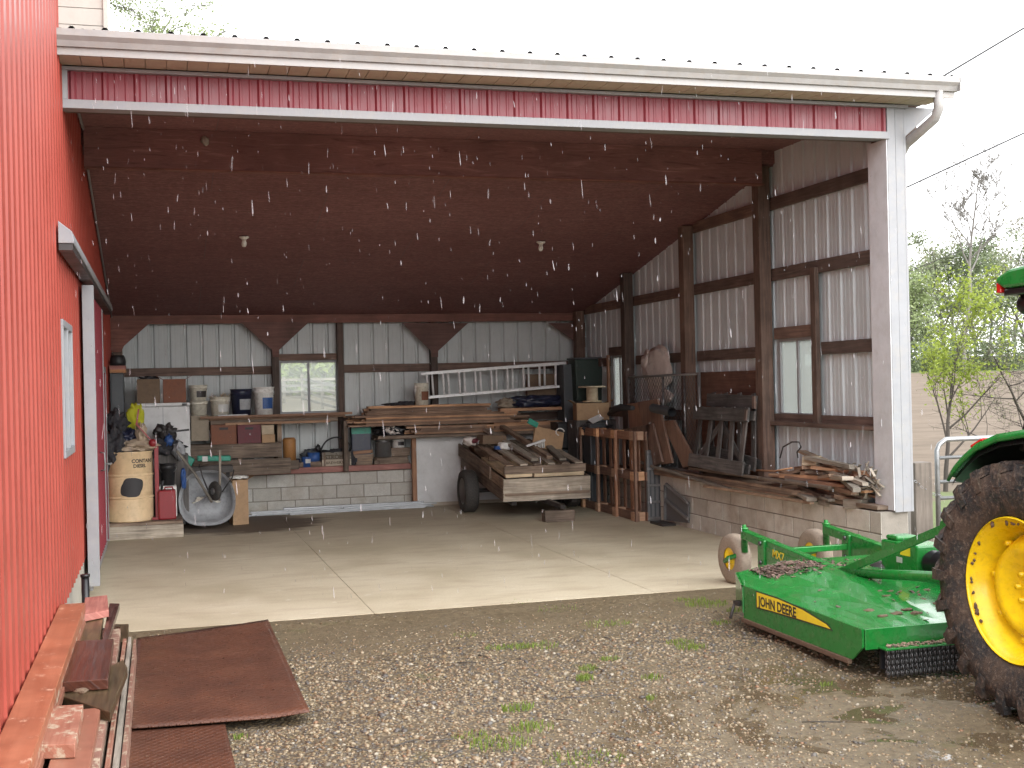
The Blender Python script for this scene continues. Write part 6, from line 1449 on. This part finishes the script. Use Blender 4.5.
# ------------------------------------------------------------------ gate and post, wires
gt=thing('farm_gate',(9.8,1.3,-.03),'galvanised tube farm gate chained to the wooden post beside the shed','gate')
g0=aY(1.3,935,440); gx=g0.x+.02; 
mb=MB().tube([(gx,1.3,.02),(gx,1.3,1.02),(gx+.03,1.3,1.08),(gx+.11,1.3,1.13),(12.2,1.3,1.13),(12.3,1.3,1.08),(12.33,1.3,1.0),(12.33,1.3,.02)],.026,12); mb.build('gate_frame','galv',gt)
for z in (.94,.69,.52,.36,.19,.04): MB().tube([(gx,1.3,z),(12.33,1.3,z)],.019,10).build('rail','galv',gt)
MB().tube([(10.2,1.3,.05),(10.2,1.3,1.12)],.02,8).build('brace','galv',gt)
p0,p1=aY(1.25,912,465),aY(1.25,929,465)
MB().bx(p0.x,p1.x,1.2,1.36,-.1,aY(1.25,920,462).z,jit=.006).build('gate_post','w_fence',bevel=.008,tag=('weathered square wooden post between the shed corner and the gate','post'))
ch=MB(); a=Vector((p0.x-.01,1.18,.72)); b=Vector((gx,1.26,.55))
for i in range(9):
    t=i/8; c=a*(1-t)+b*t-Vector((0,0,.03*math.sin(PI*t))); R=rotm(0,.5,PI/2*(i%2)); ch.tube([c+R@Vector((math.cos(q)*.02,0,math.sin(q)*.010)) for q in [PI*2*k/8 for k in range(9)]],.004,4,cap=False)
ch.build('gate_chain','galv',tag=('short chain looped from the wooden post to the gate','chain'))
for i,(a,b,lab) in enumerate((((945,75),(1024,28),'upper overhead wire crossing the sky above the gutter end'),((905,188),(1024,133),'lower overhead wire crossing the sky behind the shed corner'),((905,273),(925,265),'thin low wire in front of the far trees by the shed corner'))):
    Y_=14+i*3; p=aY(Y_,*a); q=aY(Y_,*b); d=(q-p); p2=p-d*(9 if i<2 else 18); q2=q+d*(6 if i<2 else 40); MB().tube([p2,(p2+q2)/2,q2],.022 if i<2 else .011,5).build('overhead_wire','wire',tag=(lab,'wire'))
# ------------------------------------------------------------------ trees
def tree(base,H,seed,trunk_r,crown_mat,bark,label,cat='tree',leaf=.1,leafn=6,levels=4,spread=.55,first=.25,lean=(0,0),thin=.62,group=None,dens=1.0,minr=.003,lf_spread=.5,name='broadleaf_tree',upb=.25,kids=(3,5)):
    r_=random.Random(seed); base=Vector(base); t=thing(name,base,label,cat,group); tk=MB(); lv=MB(); tips=[]
    def grow(p,d,L,r,lev):
        n=4 if lev else 7; pts=[p]; rad=[r]; q=p
        for i in range(n):
            d=(d+Vector((r_.gauss(0,.10),r_.gauss(0,.10),r_.gauss(0,.05)+(.05 if lev else 0)))).normalized(); q=q+d*L/n; pts.append(q); rad.append(r*(1-(.75 if lev else .8)*(i+1)/n))
        tk.tube(pts,rad,6 if lev==0 else (5 if lev==1 else 3),cap=False,r=.5)
        if lev>=levels-1: tips.append((pts[1:],d)); 
        if lev<levels:
            nb=r_.randint(*kids)+(7 if lev==0 else 0)
            for k in range(nb):
                u=(first+(1-first)*(k+r_.random())/nb) if lev==0 else r_.uniform(.25,1)
                i=min(n-1,int(u*n)); f=u*n-i; s=pts[i].lerp(pts[i+1],f); a=r_.uniform(0,2*PI) if lev else k*2.4+r_.random()
                side=Vector((math.cos(a),math.sin(a),0)); side=(side-d*side.dot(d)); side.normalize()
                nd=(d*(1-spread)+side*spread*1.4+Vector((0,0,upb))).normalized()
                nl=L*(thin if lev else thin*(1.05-.65*u)*(1.0))*r_.uniform(.75,1.15); grow(s,nd,nl,max(minr,rad[i]*.55),lev+1)
    grow(base,Vector((lean[0],lean[1],1)).normalized(),H*.92,trunk_r,0)
    tk.build('trunk',bark,t)
    if crown_mat:
        for pts,d in tips:
            for p in pts:
                for k in range(leafn):
                    if r_.random()>dens: continue
                    c=p+Vector((r_.gauss(0,1),r_.gauss(0,1),r_.gauss(0,.8)))*lf_spread*leaf*3; s=leaf*r_.uniform(.5,1.3); R=rotm(r_.uniform(-1,1),r_.uniform(-1,1),r_.uniform(0,6))
                    lv.add([c+R@Vector((-s,0,0)),c+R@Vector((0,-s*.5,0)),c+R@Vector((s,0,0)),c+R@Vector((0,s*.5,s*.15))],[(0,1,2,3)],None,r_.random())
        if lv.v: lv.build('crown',crown_mat,t)
    return t
def gp(px,Y): # ground point in the direction of a picture column
    p=aY(Y,px,380); return Vector((p.x,Y,hz(p.x,Y)-.05))
# young lime tree by the gate and its neighbour
tree(gp(943,6.6),2.9,31,.042,'leaf_lime','bark_dark','young tree with bright yellow green leaves just beyond the gate post',leaf=.033,leafn=6,levels=3,spread=.42,first=.16,thin=.55,name='young_tree',dens=.85,lf_spread=.8,upb=.35)
tree(gp(1040,6.4),2.7,35,.04,'leaf_olive','bark_dark','nearly bare shrubby tree with drooping twigs behind the tractor cab',leaf=.018,leafn=1,levels=4,spread=.62,first=.12,thin=.62,name='bare_tree',dens=.3,upb=.05)
# woods
tall=gp(966,58); tree(tall,13.3,41,.17,None,'bark_pale','tall bare pale trunked tree rising above the far woods',levels=4,spread=.50,first=.5,thin=.46,name='bare_tree',upb=.42,kids=(4,6),minr=.022)
specs=[(912,64,6.5,'leaf_pale','bark_grey','pale green round tree at the left end of the far woods'),(926,72,8.5,'leaf_olive','bark_grey','olive tree in the far woods left of the tall bare one'),(945,66,9.6,'leaf_far_haze','bark_grey','grey green tree directly left of the tall bare trunk'),(956,78,10.8,'leaf_olive','bark_pale','thin olive crown behind the grey green tree in the woods'),(975,64,9.4,'leaf_dark','bark_grey','darker green tree just right of the tall bare trunk'),(988,72,10.0,'leaf_far_haze','bark_grey','grey green tree in the woods above the tractor roof'),(1000,80,12.5,'leaf_olive','bark_pale','tall half bare olive tree behind the tractor cab'),(1014,70,12.5,'leaf_olive','bark_pale','tall half bare tree at the picture edge behind the cab'),(1030,66,9.0,'leaf_far_haze','bark_grey','grey green tree mostly hidden behind the tractor cab'),(1050,74,12,'leaf_dark','bark_grey','dark green tree far right beyond the tractor'),(898,74,7.5,'leaf_far_haze','bark_grey','far woods tree hidden behind the white corner post')]
for i,(px,Y,H_,lm,bk_,lab) in enumerate(specs):
    tree(gp(px,Y),H_,50+i,.14,lm,bk_,lab,leaf=.13,leafn=5 if lm!='leaf_olive' else 3,levels=3,spread=.55,first=.12,thin=.45,group='trees of the far woods',minr=.02,dens=.85 if H_<12 else .4,lf_spread=1.1,upb=.22)
for i,px in enumerate((905,921,936,951,967,982,997,1012,1028)):
    p=gp(px,61+(i%3)*2.2); mb=MB(); r_=random.Random(200+i)
    for k in range(1500):
        a=r_.uniform(0,2*PI); e=r_.gauss(0,.45); hh=r_.random(); q=p+Vector((math.cos(a)*2.1*e*2,math.sin(a)*1.2,hh**1.2*(2.0+1.2*math.sin(i*2.1)))); s=r_.uniform(.06,.16); R=rotm(r_.uniform(-1,1),r_.uniform(-1,1),r_.uniform(0,6))
        mb.add([q+R@Vector((-s,0,0)),q+R@Vector((0,-s*.6,0)),q+R@Vector((s,0,0)),q+R@Vector((0,s*.6,0))],[(0,1,2,3)],None,r_.random())
    mb.build('brush_shrub',('leaf_dark','leaf_far_haze','leaf_olive')[i%3],tag=('low brush clump at the far field edge, %s'%['at the left end','second from left','below the grey green tree','left of the pale trunk','at the foot of the pale trunk','right of the pale trunk','left of the tractor roof','below the tractor roof','behind the tractor cab'][i],'shrub','brush along the field edge'))
# thin-leaved tree behind the barn roof and others seen through the windows
tree(Vector((-.7,30,hz(0,30)-.1)),16.6,72,.22,'leaf_pale','bark_grey','sparse spring tree rising behind the barn roof at the gutter',leaf=.06,leafn=4,levels=4,spread=.58,first=.4,thin=.44,dens=.8,kids=(4,5),lf_spread=1.0,minr=.014)
for i,(px,Y,H_,lm,lab) in enumerate(((285,50,3.6,'leaf_dark','dark bushy tree seen through the left pane of the rear window'),(300,54,3.4,'leaf_pale','pale green tree seen behind the rear window mullion'),(322,48,3.2,'leaf_lime','bright green tree seen through the right pane of the rear window'),(336,52,3.8,'leaf_far_haze','grey green tree at the right edge of the rear window view'),(268,66,4.5,'leaf_far_haze','tree hidden left of the rear window'))):
    tree(gp(px,Y),H_,80+i,.09,lm,'bark_grey',lab,leaf=.22,leafn=9,levels=3,spread=.6,first=.04,thin=.5,dens=.9,lf_spread=.9)
for i,(px,Y,H_,lm,lab) in enumerate(((783,17,3.0,'leaf_pale','pale bush seen through the left half of the near side window'),(798,19,3.4,'leaf_lime','lime bush seen through the middle of the near side window'),(812,16,3.1,'leaf_pale','pale green bush seen through the right half of the near side window'),(620,44,3.2,'leaf_pale','pale tree seen through the narrow far side window'))):
    tree(gp(px,Y),H_,90+i,.05,lm,'bark_grey',lab,leaf=.05,leafn=7,levels=3,spread=.6,first=.05,thin=.5,dens=.9,lf_spread=1.2,name='leafy_bush')
# board fence behind the shed
fn=thing('board_fence',(4,42,hz(4,42)),'pale four rail board fence in the field behind the shed window','fence')
for x in [-4+2.4*i for i in range(9)]: MB().bx(x,x+.12,42.0,42.12,hz(x,42)-.1,hz(x,42)+1.1).build('post','w_fence',fn)
for k in range(4):
    z=hz(4,42)+.18+k*.25; MB().bx(-4,15.3,41.96,41.99,z,z+.10).build('rail','w_fence',fn)
f2=thing('board_fence',(7.4,38,hz(7,38)),'short pale rail fence running away from the shed, seen in the right window pane','fence')
for k in range(4): z=.2+k*.27; MB().beam((6.4,42,z+hz(6,42)),(7.4,30,z+hz(7,30)),.03,.10).build('rail','w_fence',f2)
for k in range(4): MB().beam((6.4+k*.33,41.9-k*3.9,hz(6,41.9-k*3.9)),(6.4+k*.33,41.9-k*3.9,hz(6,41.9-k*3.9)+1.2),.1,.1).build('post','w_fence',f2)
# ------------------------------------------------------------------ sleet falling before the dark opening
mb=MB(); rr=random.Random(99); cnt=0
while cnt<1200:
    px,py=rr.uniform(70,960),rr.uniform(60,600); Y_=rr.uniform(-8.2,-.3); p=aY(Y_,px,py)
    if p.z<.1 or p.x<.1: continue
    s=rr.uniform(.0005,.0013) ; L=rr.uniform(.006,.018) if rr.random()<.8 else rr.uniform(.018,.03); d=Vector((rr.gauss(.04,.07),0,-1)).normalized()*L
    mb.tube([p-d*.5,p-d*.2,p+d*.3,p+d*.5],[s*.2,s*.8,s,s*.2],5,cap=False,r=rr.random()); cnt+=1
g=mb.build('falling_sleet','rain',tag=('fine white sleet falling in front of the open shed','sleet')); g['kind']='stuff'
for o in bpy.data.objects:
    if '_o' in o.keys(): del o['_o']
